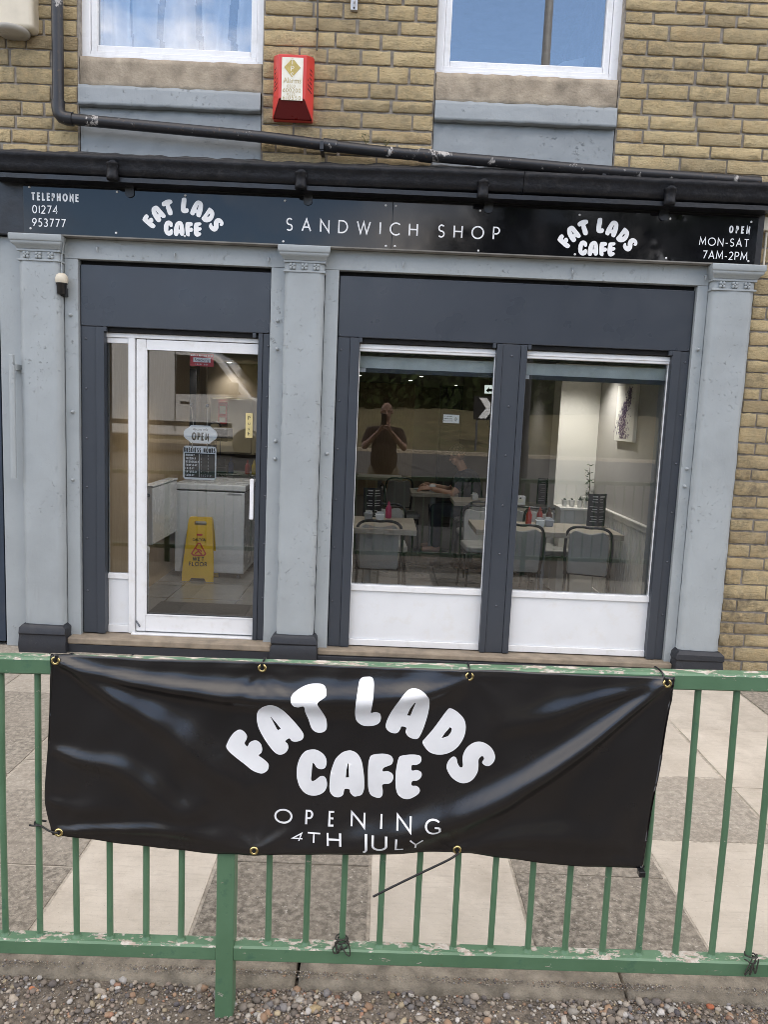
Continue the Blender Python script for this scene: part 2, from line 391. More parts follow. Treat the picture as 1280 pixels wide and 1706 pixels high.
# ------------------------------------------------------------------ lettering
def arc(cx, cz, rx, rz_, a0, a1, n=14):
    return [(cx+rx*math.cos(R(a0+(a1-a0)*i/n)), cz+rz_*math.sin(R(a0+(a1-a0)*i/n))) for i in range(n+1)]
GL = {
'A': (.74, [[(0,0),(.37,1),(.74,0)],[(.13,.33),(.61,.33)]]),
'B': (.52, [[(0,0),(0,1),(.22,1)]+arc(.22,.76,.24,.24,90,-90)+[(0,.52)],[(.2,.52),(.25,.52)]+arc(.25,.26,.27,.26,90,-90)+[(0,0)]]),
'C': (.80, [arc(.5,.5,.5,.5,48,312,20)]),
'D': (.74, [[(0,0),(0,1),(.26,1)]+arc(.26,.5,.48,.5,90,-90)+[(0,0)]]),
'E': (.46, [[(.46,1),(0,1),(0,0),(.46,0)],[(0,.52),(.42,.52)]]),
'F': (.44, [[(.44,1),(0,1),(0,0)],[(0,.5),(.4,.5)]]),
'G': (.86, [arc(.5,.5,.5,.5,50,322,20)+[(.87,.46)],[(.56,.46),(.87,.46)]]),
'H': (.68, [[(0,0),(0,1)],[(.68,0),(.68,1)],[(0,.52),(.68,.52)]]),
'I': (.02, [[(.01,0),(.01,1)]]),
'J': (.16, [[(.16,1),(.16,0)]+arc(0,0,.16,.2,0,-95,6)]),
'K': (.56, [[(0,0),(0,1)],[(.52,1),(0,.45)],[(.16,.6),(.58,0)]]),
'L': (.44, [[(0,1),(0,0),(.44,0)]]),
'M': (.86, [[(0,0),(.08,1),(.43,.22),(.78,1),(.86,0)]]),
'N': (.72, [[(0,0),(0,1),(.72,0),(.72,1)]]),
'O': (1.0, [arc(.5,.5,.5,.5,90,450,28)]),
'P': (.5, [[(0,0),(0,1),(.24,1)]+arc(.24,.73,.26,.27,90,-90)+[(0,.46)]]),
'R': (.58, [[(0,0),(0,1),(.24,1)]+arc(.24,.74,.26,.26,90,-90)+[(0,.48)],[(.24,.48),(.58,0)]]),
'S': (.48, [arc(.25,.745,.235,.255,38,270,12)+arc(.235,.25,.245,.25,88,-142,12)[1:]]),
'T': (.62, [[(0,1),(.62,1)],[(.31,1),(.31,0)]]),
'U': (.64, [[(0,1),(0,.32)]+arc(.32,.32,.32,.32,180,360,12)+[(.64,1)]]),
'V': (.68, [[(0,1),(.34,0),(.68,1)]]),
'W': (1.12, [[(0,1),(.29,0),(.56,.95),(.83,0),(1.12,1)]]),
'Y': (.62, [[(0,1),(.31,.48),(.62,1)],[(.31,.48),(.31,0)]]),
'0': (.56, [arc(.28,.5,.28,.5,90,450,24)]),
'1': (.06, [[(.05,0),(.05,1)]]),
'2': (.5, [arc(.24,.74,.24,.26,160,-20,10)+[(.36,.45),(0,0),(.5,0)]]),
'3': (.46, [arc(.2,.75,.22,.25,140,-90,10),arc(.2,.25,.25,.25,90,-140,10)]),
'4': (.56, [[(.42,0),(.42,1),(0,.3),(.58,.3)]]),
'5': (.46, [[(.42,1),(.1,1),(.06,.58)]+arc(.18,.3,.27,.3,110,-130,12)]),
'6': (.52, [arc(.26,.3,.26,.3,90,450,18),[(.38,1),(.12,.58),(.02,.36)]]),
'7': (.5, [[(0,1),(.5,1),(.14,0)]]),
'9': (.52, [arc(.26,.7,.26,.3,90,450,18),[(.14,0),(.4,.42),(.5,.64)]]),
'-': (.3, [[(0,.36),(.3,.36)]]), '.': (.04, [[(.02,0),(.02,.08)]]), "'": (.04, [[(.02,.8),(.02,1)]]), ' ': (.35, []), ':': (.04, [[(.02,.1),(.02,.2)],[(.02,.6),(.02,.7)]]),
}
def ribbon(pts, hw, round_cap=False):
    pts = [Vector((p[0], p[1])) for p in pts]
    clean = [pts[0]]
    for p in pts[1:]:
        if (p-clean[-1]).length > 1e-6: clean.append(p)
    pts = clean; closed = (pts[0]-pts[-1]).length < 1e-4
    if closed: pts = pts[:-1]
    n = len(pts); L_, R_ = [], []
    for i in range(n):
        a = pts[(i-1) % n] if (closed or i > 0) else None; b = pts[(i+1) % n] if (closed or i < n-1) else None
        d1 = (pts[i]-a).normalized() if a is not None else None; d2 = (b-pts[i]).normalized() if b is not None else None
        d1 = d1 if d1 is not None else d2; d2 = d2 if d2 is not None else d1
        n1 = Vector((-d1.y, d1.x)); n2 = Vector((-d2.y, d2.x)); m = n1+n2
        if m.length < 1e-4: m = n1
        m.normalize(); k = hw/max(.35, m.dot(n1)); L_.append(pts[i]+m*k); R_.append(pts[i]-m*k)
    vv = L_+R_; fs = []
    for i in range(n if closed else n-1):
        j = (i+1) % n; fs.append((i, n+i, n+j, j))
    if round_cap and not closed:
        for e, d in ((0, pts[0]-pts[1]), (n-1, pts[-1]-pts[-2])):
            a0 = math.atan2(d.y, d.x); b = len(vv)
            cv = [pts[e]+hw*Vector((math.cos(a0+t), math.sin(a0+t))) for t in [math.pi*(q/8-.5) for q in range(9)]]
            vv += cv; fs.append(tuple(range(b, b+9)))
    return vv, fs
def text(parent, s, x0, z0, h, y, mat, width=None, track=.22, th=.13, name='letter', joined=False, sx=1., slope=0., shear=0., rc=False, off=(0, 0, 0), surf=None, right=False):
    ws = [GL[c][0]*h*sx for c in s]
    if width is not None: gap = (width-sum(ws))/max(1, len(s)-1)
    else: gap = track*h
    if right: x0 = x0-sum(ws)-gap*(len(s)-1)
    x = x0; mb = MB(off); made = []
    for c, wd in zip(s, ws):
        if not joined: mb = MB(off)
        for k, st in enumerate(GL[c][1]):
            pl2 = [(px*h*sx+pz*h*shear, pz*h) for px, pz in st]
            if surf is not None:
                q2 = [pl2[0]]
                for a_, b_ in zip(pl2, pl2[1:]):
                    m_ = max(1, int(math.dist(a_, b_)/.003))
                    q2 += [(a_[0]+(b_[0]-a_[0])*i/m_, a_[1]+(b_[1]-a_[1])*i/m_) for i in range(1, m_+1)]
                pl2 = q2
            vv, fs = ribbon(pl2, th*h/2, rc)
            P = []
            for p in vv:
                X, Z = x+p.x, z0+p.y+slope*(x-x0); P.append((X, y-.00025*k-.00001 if surf is None else surf(X, Z)-.0022-.0002*k, Z))
            mb.add(P, fs)
        x += wd+gap
        if not joined and mb.v: made.append(mb.build(name, mat, parent))
    if joined: made.append(mb.build(name, mat, parent))
    return made
def font_text(parent, s, x0, z0, h, y, mat, off=(0, 0, 0), width=None, shear=0, name='lettering', offset=0, vertical=False, center=False, rot=None):
    cu = bpy.data.curves.new('t', 'FONT'); cu.body = s; cu.size = h*1.38; cu.shear = shear; cu.offset = offset; cu.resolution_u = 3
    if vertical: cu.space_line = .85; cu.align_x = 'CENTER'
    ob = bpy.data.objects.new('t', cu); COL.objects.link(ob); bpy.context.view_layer.update()
    me = bpy.data.meshes.new_from_object(ob.evaluated_get(bpy.context.evaluated_depsgraph_get()))
    bpy.data.objects.remove(ob); bpy.data.curves.remove(cu)
    xs = [v.co.x for v in me.vertices] or [0]; a, b = min(xs), max(xs); k = (width/(b-a)) if width else 1
    for v in me.vertices:
        xx = (v.co.x-a)*k - ((b-a)*k/2 if (vertical or center) else 0)
        v.co = Vector((x0+xx, y, z0+v.co.y))-Vector(off)
    me.materials.clear(); me.materials.append(M[mat]); me.name = name
    o = bpy.data.objects.new(name, me); COL.objects.link(o); o.parent = parent; return o
BUBBLE = {
 'F': [(-365, 853),(-353, 849),(-344, 837),(-345, 826),(-350, 814),(-342, 805),(-337, 816),(-326, 823),(-315, 823),(-305, 814),(-301, 800),(-303, 788),(-310, 780),(-297, 771),(-284, 760),(-281, 750),(-285, 738),(-298, 729),(-313, 731),(-329, 738),(-349, 754),(-371, 771),(-393, 790),(-401, 802),(-398, 814),(-391, 829),(-379, 845)],
 'A': [(-276, 935),(-260, 930),(-245, 917),(-226, 896),(-206, 875),(-192, 858),(-186, 845),(-191, 832),(-207, 826),(-219, 828),(-226, 835),(-237, 826),(-230, 819),(-228, 806),(-235, 793),(-249, 786),(-263, 790),(-279, 806),(-295, 828),(-309, 853),(-316, 874),(-318, 895),(-314, 911),(-303, 924),(-290, 932)],
 'A_h': [(-280, 893),(-278, 892),(-251, 861),(-258, 856),(-262, 860)],
 'T': [(-161, 995),(-141, 995),(-130, 988),(-126, 974),(-129, 964),(-149, 948),(-142, 930),(-132, 909),(-125, 892),(-123, 871),(-127, 859),(-141, 853),(-155, 856),(-166, 867),(-174, 890),(-183, 913),(-187, 935),(-203, 931),(-216, 935),(-223, 948),(-222, 962),(-212, 973),(-194, 985),(-177, 992)],
 'C': [(-161, 805),(-146, 803),(-131, 794),(-122, 781),(-120, 767),(-124, 753),(-135, 748),(-147, 752),(-154, 762),(-158, 765),(-160, 757),(-161, 734),(-162, 717),(-158, 712),(-149, 716),(-137, 727),(-126, 727),(-119, 717),(-117, 699),(-122, 684),(-132, 674),(-148, 668),(-166, 669),(-182, 678),(-195, 696),(-202, 719),(-203, 739),(-201, 760),(-193, 783),(-180, 799)],
 'A2': [(-60, 806),(-77, 800),(-94, 783),(-102, 763),(-108, 739),(-110, 713),(-110, 690),(-106, 677),(-96, 668),(-82, 667),(-71, 675),(-67, 692),(-54, 692),(-51, 682),(-41, 672),(-32, 672),(-19, 677),(-13, 693),(-13, 718),(-16, 746),(-23, 778),(-35, 797),(-49, 805)],
 'A2_h': [(-61, 768),(-59, 768),(-56, 728),(-65, 727),(-64, 748)],
 'L': [(-19, 1018),(-5, 1018),(2, 1008),(3, 986),(2, 962),(-1, 937),(-2, 921),(10, 924),(22, 919),(26, 905),(23, 891),(12, 882),(-7, 878),(-25, 880),(-39, 890),(-45, 904),(-46, 928),(-44, 960),(-41, 987),(-38, 1007),(-30, 1016)],
 'A3': [(112, 998),(128, 996),(144, 987),(155, 971),(158, 951),(156, 923),(150, 895),(141, 866),(131, 848),(117, 847),(103, 854),(96, 866),(97, 879),(84, 882),(81, 874),(73, 863),(59, 862),(46, 869),(40, 881),(44, 901),(55, 929),(69, 957),(83, 979),(97, 993)],
 'A3_h': [(116, 958),(119, 958),(107, 915),(98, 916),(105, 938)],
 'D': [(216, 939),(232, 932),(246, 921),(257, 908),(262, 892),(262, 871),(256, 850),(244, 830),(228, 815),(208, 806),(188, 804),(168, 809),(154, 821),(144, 838),(152, 851),(171, 876),(190, 905),(207, 931)],
 'D_h': [(219, 885),(224, 880),(222, 870),(214, 859),(196, 852),(205, 867)],
 'S': [(300, 847),(317, 844),(335, 832),(346, 815),(349, 799),(344, 785),(333, 776),(321, 778),(313, 787),(318, 797),(314, 805),(308, 803),(303, 794),(304, 774),(302, 756),(293, 738),(280, 727),(263, 723),(246, 728),(229, 741),(217, 760),(215, 774),(221, 790),(232, 800),(241, 796),(245, 782),(251, 772),(257, 770),(260, 776),(258, 794),(260, 811),(269, 829),(284, 842)],
 'F2': [(28, 801),(47, 800),(59, 795),(65, 784),(62, 771),(52, 765),(39, 759),(38, 749),(51, 750),(63, 744),(68, 734),(65, 721),(56, 713),(38, 709),(40, 692),(39, 677),(31, 669),(17, 671),(5, 679),(-1, 697),(-3, 726),(-4, 761),(-2, 783),(5, 796)],
 'E': [(88, 796),(108, 800),(128, 801),(140, 798),(144, 789),(141, 778),(129, 771),(118, 770),(119, 755),(132, 757),(144, 752),(147, 743),(144, 734),(135, 726),(121, 723),(121, 711),(134, 710),(143, 701),(142, 689),(130, 678),(114, 670),(98, 671),(84, 681),(77, 697),(74, 722),(74, 750),(77, 775),(81, 791)],
}
BUBBLE_ORDER = [('F', 'F', None), ('A', 'A', 'A_h'), ('T', 'T', None), ('L', 'L', None), ('A3', 'A', 'A3_h'), ('D', 'D', 'D_h'), ('S', 'S', None),
                ('C', 'C', None), ('A2', 'A', 'A2_h'), ('F2', 'F', None), ('E', 'E', None)]
def bubble_loops(key, hole):
    lp = [[(x/1000, z/1000) for x, z in catmull(BUBBLE[key], 4)]]
    if hole: lp.append([(x/1000, z/1000) for x, z in BUBBLE[hole]])
    return lp
def fill_mesh(name, loops, fn, cut=None):
    """flat letter filled between its loops, optionally cut on a grid, then laid on a surface by fn(x, z)"""
    flat = [p for l_ in loops for p in l_]
    tri = tessellate_polygon([[Vector((x, z, 0)) for x, z in l_] for l_ in loops])
    bm = bmesh.new(); vs_ = [bm.verts.new((x, 0, z)) for x, z in flat]
    for t in tri:
        try: bm.faces.new([vs_[i] for i in t])
        except ValueError: pass
    if cut:
        xs = [p[0] for p in flat]; zs = [p[1] for p in flat]
        for ax, lo, hi in ((0, min(xs), max(xs)), (2, min(zs), max(zs))):
            q = math.ceil(lo/cut)*cut
            while q < hi:
                co = [0, 0, 0]; co[ax] = q; no = [0, 0, 0]; no[ax] = 1
                bmesh.ops.bisect_plane(bm, geom=bm.verts[:]+bm.edges[:]+bm.faces[:], plane_co=co, plane_no=no); q += cut
    bm.normal_update()
    for f in bm.faces:
        if f.normal.y > 0: f.normal_flip()
    for v in bm.verts: v.co = fn(v.co.x, v.co.z)
    me = bpy.data.meshes.new(name); bm.to_mesh(me); bm.free(); return me

# ================================================================== SETTING
def sheet(name, x0, x1, y0, y1, z, mat, kind='structure', nx=1, ny=1, fz=None):
    mb = MB(); vv = []; fs = []
    for j in range(ny+1):
        for i in range(nx+1):
            X = x0+(x1-x0)*i/nx; Y = y0+(y1-y0)*j/ny; vv.append((X, Y, fz(X, Y) if fz else z))
    for j in range(ny):
        for i in range(nx): a = j*(nx+1)+i; fs.append((a, a+1, a+nx+2, a+nx+1))
    mb.add(vv, fs); return tag(mb.build(name, mat, smooth=bool(fz)), kind=kind)
sheet('ground', -300, 300, -300, 300, -.16, 'soil')
def road_z(x, y): t = min(1, max(0, (-7.-y)/6.)); return -.065+.5*t*t*(3-2*t)
sheet('road', -80, 80, -20.5, -4.5, -.065, 'asphalt', nx=2, ny=40, fz=road_z)
def dirt_z(x, y): return -.047 + .010*math.sin(x*5.1+y*3)*math.sin(y*7-x) - .004*math.sin(x*17)*math.sin(y*23)
sheet('gravel_bed', -6, 6, -4.6, -3.08, -.045, 'dirt', nx=120, ny=20, fz=dirt_z)
tag(MB().box(-60, 60, -20.8, -20.5, -.12, .55).build('far_kerb', 'edging', bevel=.02), kind='structure')
def bank_z(x, y):
    t = min(1, max(0, (-20.8-y)/9.)); return .53 + 1.4*t*t*(3-2*t) + .12*math.sin(x*.7)*t + .1*math.sin(y*1.3+x*.3)*t
sheet('grass_bank', -90, 90, -60, -20.8, 0, 'grass', nx=60, ny=30, fz=bank_z)

# ---- pavement of separate flags
pave = sheet('pavement', -7, 7, -2.985, .3, -.005, 'joint')
def flag_mesh(seed):
    r_ = random.Random(seed); bm = bmesh.new(); bmesh.ops.create_cube(bm, size=1.0)
    bmesh.ops.bevel(bm, geom=[e for e in bm.edges if all(v.co.z > 0 for v in e.verts)], offset=.012, segments=2, affect='EDGES')
    for v in bm.verts:
        v.co.x += r_.uniform(-.006, .006); v.co.y += r_.uniform(-.006, .006)
    me = bpy.data.meshes.new('flagstone'); bm.to_mesh(me); bm.free(); me.materials.append(M['flag']); return me
FM = [flag_mesh(i) for i in range(5)]
colx = [-4.7, -4.1, -3.5, -2.85, -2.24, -1.68, -1.10, -.575, .015, .57, 1.165, 1.77, 2.43, 3.05, 3.65, 4.25]
rows = {3: [(-2.98, -2.3), (-2.3, -1.7), (-1.7, -.9), (-.9, 0)],
        4: [(-2.98, -2.35), (-2.35, -1.9), (-1.9, -.885), (-.885, -.3), (-.3, .1)],
        5: [(-2.98, -2.60), (-2.60, -2.03), (-2.03, -1.75), (-1.75, -.95), (-.95, -.3), (-.3, .1)],
        6: [(-2.98, -2.1), (-2.1, -1.4), (-1.4, -.7), (-.7, .1)],
        7: [(-2.98, -2.53), (-2.53, -1.9), (-1.9, -1.2), (-1.2, -.5), (-.5, .1)],
        8: [(-2.98, -2.2), (-2.2, -1.6), (-1.6, -.8), (-.8, .1)],
        9: [(-2.98, -2.53), (-2.53, -1.95), (-1.95, -1.3), (-1.3, -.6), (-.6, .1)],
        10: [(-2.98, -2.25), (-2.25, -1.65), (-1.65, -.86), (-.86, -.2), (-.2, .1)],
        11: [(-2.98, -2.5), (-2.5, -1.75), (-1.75, -1.04), (-1.04, -.36), (-.36, .1)],
        12: [(-2.98, -2.2), (-2.2, -1.5), (-1.5, -.8), (-.8, .1)]}
tones = {(3,0):.9,(4,0):.8,(4,1):.7,(4,2):.8,(4,3):.5,(5,0):.85,(5,1):.8,(5,2):.6,(5,3):.6,(5,4):.45,(6,0):.0,(6,1):.5,(7,0):.95,(7,1):.9,(8,0):.06,(8,1):.5,(9,0):.9,(9,1):.85,(9,2):.7,
         (10,0):.08,(10,1):.62,(10,2):.1,(10,3):.2,(11,0):.1,(11,1):.12,(11,2):.05,(11,3):.15,(11,4):.2,(12,0):.1,(12,1):.1,(12,2):.1}
for ci in range(len(colx)-1):
    for ri, (y0, y1) in enumerate(rows.get(ci, [(-2.98, -2.2), (-2.2, -1.4), (-1.4, -.6), (-.6, .1)])):
        x0, x1 = colx[ci], colx[ci+1]
        o = inst(rnd.choice(FM), 'flagstone', pave, ((x0+x1)/2, (y0+y1)/2, -.024+rnd.uniform(-.0035, .0035)), (x1-x0-.014, y1-y0-.014, .048), (rnd.uniform(-.003, .003), rnd.uniform(-.003, .003), rnd.uniform(-.004, .004)))
        o['tone'] = float(tones.get((ci, ri), rnd.choice([.1, .3, .6, .85])))
for x0, x1 in ((-4.6, -2.7), (-2.7, -1.45), (-1.45, -.2), (-.2, .83), (.83, 1.9), (1.9, 3.1), (3.1, 4.6)):
    mb = MB(); n = 24; vv = []; fs = []; pr = [(-3.125, -.1), (-3.122, -.035), (-3.108, -.018), (-3.05, -.012), (-2.99, -.008), (-2.985, -.1)]
    for i in range(n+1):
        X = x0+.006+(x1-x0-.012)*i/n
        for (y, z) in pr: vv.append((X, y+rnd.uniform(-.006, .006), z+rnd.uniform(-.004, .003)))
    k = len(pr)
    for i in range(n):
        for j in range(k-1): a = i*k+j; fs.append((a, a+k, a+k+1, a+1))
    fs += [tuple(range(k)), tuple(range(n*k, n*k+k))[::-1]]
    mb.add(vv, [f[::-1] for f in fs]); mb.build('edging_stone', 'edging', pave, smooth=True)

# ================================================================== CAFE BUILDING
B = thing('cafe_building', (0, 0, 0), 'yellow sandstone terrace with a grey and black painted cafe shopfront', 'building')
# mortar-coloured core of the wall; the stones stand proud of it
wall = MB()
wall.box(-6, -2.075, .012, .4, 3.2, 8.4); wall.box(-.882, .242, .012, .4, 3.2, 5.3); wall.box(1.438, 6, .012, .4, 3.2, 8.4)
wall.box(-2.074, 1.437, .0125, .39, 5.31, 8.4)
wall.box(2.43, 6, .0122, .42, -.05, 3.19)
wall.box(-2.074, -.883, .05, .39, 3.2, 3.955); wall.box(.243, 1.437, .05, .39, 3.2, 3.955)
WALL = wall.build('wall', 'mortar', B)
def brick_mesh(seed):
    r_ = random.Random(seed); nx, nz = 7, 3; vv = []; fs = []
    for j in range(nz+1):
        for i in range(nx+1):
            edge = (i in (0, nx)) or (j in (0, nz))
            px = -.5+i/nx; pz = -.5+j/nz
            if edge: y = -.42+r_.uniform(-.14, .10); px *= .992; pz *= .97
            else: y = -.62+r_.uniform(-.30, .24)+.14*math.sin(i*1.7+seed)
            if 0 < i < nx: px += r_.uniform(-.03, .03)
            if 0 < j < nz: pz += r_.uniform(-.05, .05)
            if j in (0, nz): pz += r_.uniform(-.03, .03)
            vv.append((px, y, pz))
    for j in range(nz):
        for i in range(nx): a = j*(nx+1)+i; fs.append((a, a+1, a+nx+2, a+nx+1))
    border = [i for i in range(nx+1)]+[(j*(nx+1)+nx) for j in range(1, nz+1)]+[nz*(nx+1)+i for i in range(nx-1, -1, -1)]+[j*(nx+1) for j in range(nz-1, 0, -1)]
    b0 = len(vv)
    for q in border: vv.append((vv[q][0], 1.0, vv[q][2]))
    m = len(border)
    for k in range(m): fs.append((border[k], b0+k, b0+(k+1) % m, border[(k+1) % m]))
    me = bpy.data.meshes.new('brick'); me.from_pydata(vv, [], fs); me.materials.append(M['stone'])
    me.polygons.foreach_set('use_smooth', [True]*len(me.polygons)); me.update(); return me
BM_ = [brick_mesh(i) for i in range(10)]
nb = 0
def lay(x0, x1, z0, z1, ch, lens, y=.012, joint=.012, limit=10**6):
    z = z0; row = 0
    while z < z1-.02:
        h = min(ch*rnd.uniform(.84, 1.16), z1-z); x = x0; first = True
        while x < x1-.01:
            L_ = rnd.choice(lens)*rnd.uniform(.88, 1.12)
            if first and row % 2: L_ *= .55
            first = False
            if x1-x-L_ < .11: L_ = x1-x
            if L_ > .5: L_ *= .5
            inst(rnd.choice(BM_), 'brick', WALL, (x+L_/2, y, z+h/2), (L_-joint*rnd.uniform(.6, 1.9), .02+rnd.uniform(-.003, .007), h-joint*rnd.uniform(.7, 1.4)), (0, rnd.uniform(-.009, .009), 0))
            x += L_
        z += h; row += 1
lay(-2.95, -2.075, 3.30, 4.62, .094, [.3, .38, .14, .22])
lay(-.882, .242, 3.30, 4.62, .094, [.36, .42, .2, .3])
lay(1.438, 2.95, 3.30, 4.62, .085, [.32, .36, .2, .27])
lay(2.44, 3.05, .0, 3.29, .094, [.3, .2, .34])
# window bays above the shop
for nm, x0, x1, seed in (('l', -2.074, -.883, 3), ('r', .243, 1.437, 4)):
    r_ = random.Random(seed)
    def rough_slab(name, mat, z0, z1, y, amp, yb=.3, nx=26, nz=6, taper=0):
        mb = MB(); vv = []; fs = []
        for j in range(nz+1):
            for i in range(nx+1):
                e = amp*(r_.uniform(-1, 1) if 0 < j < nz else r_.uniform(-.4, .4))
                vv.append((x0+.004+(x1-x0-.008)*i/nx, y+e+taper*(j/nz), z0+(z1-z0)*j/nz + (r_.uniform(-.004, .004) if j in (0, nz) else 0)))
        for j in range(nz):
            for i in range(nx): a = j*(nx+1)+i; fs.append((a, a+1, a+nx+2, a+nx+1))
        n0 = len(vv)
        for i in range(nx+1): vv.append((vv[i][0], yb, z0)); vv.append((vv[nz*(nx+1)+i][0], yb, z1))
        for i in range(nx):
            fs.append((i+1, i, n0+2*i, n0+2*i+2)); a = nz*(nx+1)+i; fs.append((a, a+1, n0+2*i+3, n0+2*i+1))
        mb.add(vv, fs); return mb.build(name, mat, B, smooth=True)
    rough_slab('stone_band', 'concrete_band', 3.768, 3.95, .022, .003)
    rough_slab('sill', 'sillgrey', 3.643, 3.766, -.022, .0025, taper=.012)
    rough_slab('apron_panel', 'sillgrey', 3.20, 3.640, .02, .006, nz=12)
    wx0, wx1 = x0-.012, x1+.012
    win = MB().frame(wx0+.004, wx1-.004, 3.962, 5.28, .075, .16, .058, .05).build('upper_window', 'upvc', B, .006)
    MB().frame(wx0+.062, wx1-.062, 4.012, 5.22, .09, .15, .042, .042).build('sash', 'upvc', win, .008)
    MB().box(wx0+.05, wx1-.05, .068, .0745, 3.966, 3.985).build('drip_strip', 'upvc', win, .002)
    MB().box(wx0+.1, wx1-.1, .12, .124, 4.05, 5.18).build('pane', 'glassup', win)
    MB().box(x0+.002, x1-.002, .17, .62, 3.92, 3.955).build('window_board', 'upvc', win)
    rm = MB(); rm.box(wx0-.3, wx0-.25, .41, 3.2, 3.6, 5.6); rm.box(wx1+.25, wx1+.3, .41, 3.2, 3.6, 5.6); rm.box(wx0-.24, wx1+.24, 3.2, 3.25, 3.6, 5.6)
    rm.box(wx0-.24, wx1+.24, .45, 3.19, 5.5, 5.55); rm.box(wx0-.24, wx1+.24, .45, 3.19, 3.5, 3.55)
    rm.build('room_shell', plain('upper_room_wall_'+nm, (.10, .10, .105), .9), win)
    if nm == 'l':
        mb = MB(); vv = []; fs = []; n = 220
        for i in range(n+1):
            t = i/n; X = wx0+.07+(wx1-wx0-.14)*t
            Y = .25+.05*math.sin(t*36+1.8*math.sin(t*9))+.03*math.sin(t*17+1)
            for k in range(7): vv.append((X+.012*math.sin(k*.8+t*14), Y+.006*math.sin(k+t*30), 3.965+.22*k))
        for i in range(n):
            for k in range(6): a = i*7+k; fs.append((a, a+7, a+8, a+1))
        gaps = ((.19, .225), (.36, .385), (.60, .66), (.815, .85))
        fs = [f for f in fs if not any(a < (f[0]//7)/n+.012*math.sin((f[0] % 7)*1.3) < b for a, b in gaps)]
        mb.add(vv, fs); mb.build('net_curtain', plain('white_curtain', (.88, .89, .92), .8), win, smooth=True)
    else:
        b_ = thing('storage_box', (1.17, .45, 3.957), 'pale box standing inside the right upper window', 'box')
        MB().box(-.1, .1, -.07, .07, 0, .2).build('box_body', plain('cardboard_blue', (.25, .3, .42), .7), b_, .006)
        MB().prism([(-.1, .2), (.1, .2), (.12, .28), (-.03, .245)], -.072, -.068).build('flap', plain('cardboard_flap', (.3, .35, .46), .7), b_)
        bl = thing('glass_bowl', (.86, .5, 3.957), 'dark round bowl on the sill inside the right upper window', 'bowl')
        MB().lathe([(.05, 0), (.11, .03), (.15, .09), (.155, .12), (.148, .12), (.14, .09), (.1, .04), (.01, .03)]).build('bowl_body', plain('dark_bowl', (.06, .07, .1), .3), bl)
        MB().lathe([(.06, 0), (.062, .006), (.01, .008)], (0, 0, -.0015)).build('foot', plain('dark_bowl_foot', (.04, .05, .07), .4), bl)

# unseen shell closing the rooms; roof and side terraces sized to block the sun
sh = MB()
sh.box(-6, 6, 12.2, 12.5, -.1, 8.4); sh.box(-6, -5.7, .41, 12.19, -.1, 8.4); sh.box(5.7, 6, .43, 12.19, -.1, 8.4)
sh.box(-5.69, 5.69, .41, 12.19, 3.0, 3.2)
sh.build('rear_walls', 'mortar', B)
MB().prism_x([(-.3, 8.35), (6.2, 10.8), (12.7, 8.35), (12.7, 8.5), (6.2, 11.), (-.3, 8.5)], -14, 14).build('roof', plain('roof_slate', (.08, .085, .095), .7, .2, 8, .4, 20, .02), B)
MB().box(-14, -6.02, .012, 12, -.05, 8.3).box(6.02, 14, .012, 12, -.05, 8.3).build('terrace_wall', 'mortar', B)

# ---- shopfront: fascia, gutter, flashing
MB().box(-2.66, 2.43, -.085, .35, 2.795, 3.19).build('fascia_board', 'facia', B, .004)
def gutter(x0, x1):
    pr = [(-.09, 3.235), (-.13, 3.165), (-.165, 3.15), (-.2, 3.165), (-.214, 3.2), (-.212, 3.235), (-.222, 3.245), (-.228, 3.262), (-.222, 3.28), (-.205, 3.283), (-.19, 3.26), (-.12, 3.262), (-.05, 3.262)]
    n = 60; vv = []; fs = []; k = len(pr)
    for i in range(n+1):
        X = x0+(x1-x0)*i/n
        for q, (y, z) in enumerate(pr): vv.append((X, y+rnd.uniform(-.002, .002), z+.004*math.sin(X*2.1)+rnd.uniform(-.002, .002)+.006*(X/2.5)))
    for i in range(n):
        for j in range(k): a = i*k+j; b = i*k+(j+1) % k; fs.append((a, a+k, b+k, b))
    fs += [tuple(range(k))[::-1], tuple(range(n*k, n*k+k))]
    return MB().add(vv, fs)
gutter(-2.9, .82).build('gutter', 'gutter', B, smooth=True); gutter(.823, 2.62).build('gutter', 'gutter', B, smooth=True)
mb = MB(); vv = []; fs = []; n = 90
for i in range(n+1):
    X = -2.9+5.55*i/n
    for (y, z) in ((.03, 3.36), (-.03, 3.34), (-.1, 3.31), (-.15, 3.285), (-.185, 3.268), (-.19, 3.25), (.03, 3.245)): vv.append((X, y+rnd.uniform(-.005, .005), z+rnd.uniform(-.008, .008)+.02*max(0, math.sin(X*1.1+.6))*(1 if y > -.05 else .3)))
for i in range(n):
    for j in range(6): a = i*7+j; fs.append((a, a+1, a+8, a+7))
mb.add(vv, fs).build('flashing', 'leadflash', B, smooth=False)
for X, Z in ((-1.776, 3.125), (-.587, 3.12), (.566, 3.112), (1.75, 3.12)):
    MB().lathe([(.030, 0), (.036, 0), (.037, .02), (.034, .035), (.034, .085), (.039, .088), (.039, .1)], (X, -.222, Z), 18).lathe([(.033, -.02), (.033, .02)], (X+.004, -.215, Z+.085), 14, 'y').build('gutter_outlet', 'gutter', B, smooth=False)
MB().box(-2.55, 2.42, -.2, -.087, 3.12, 3.148).build('soffit_batten', 'facia', B)

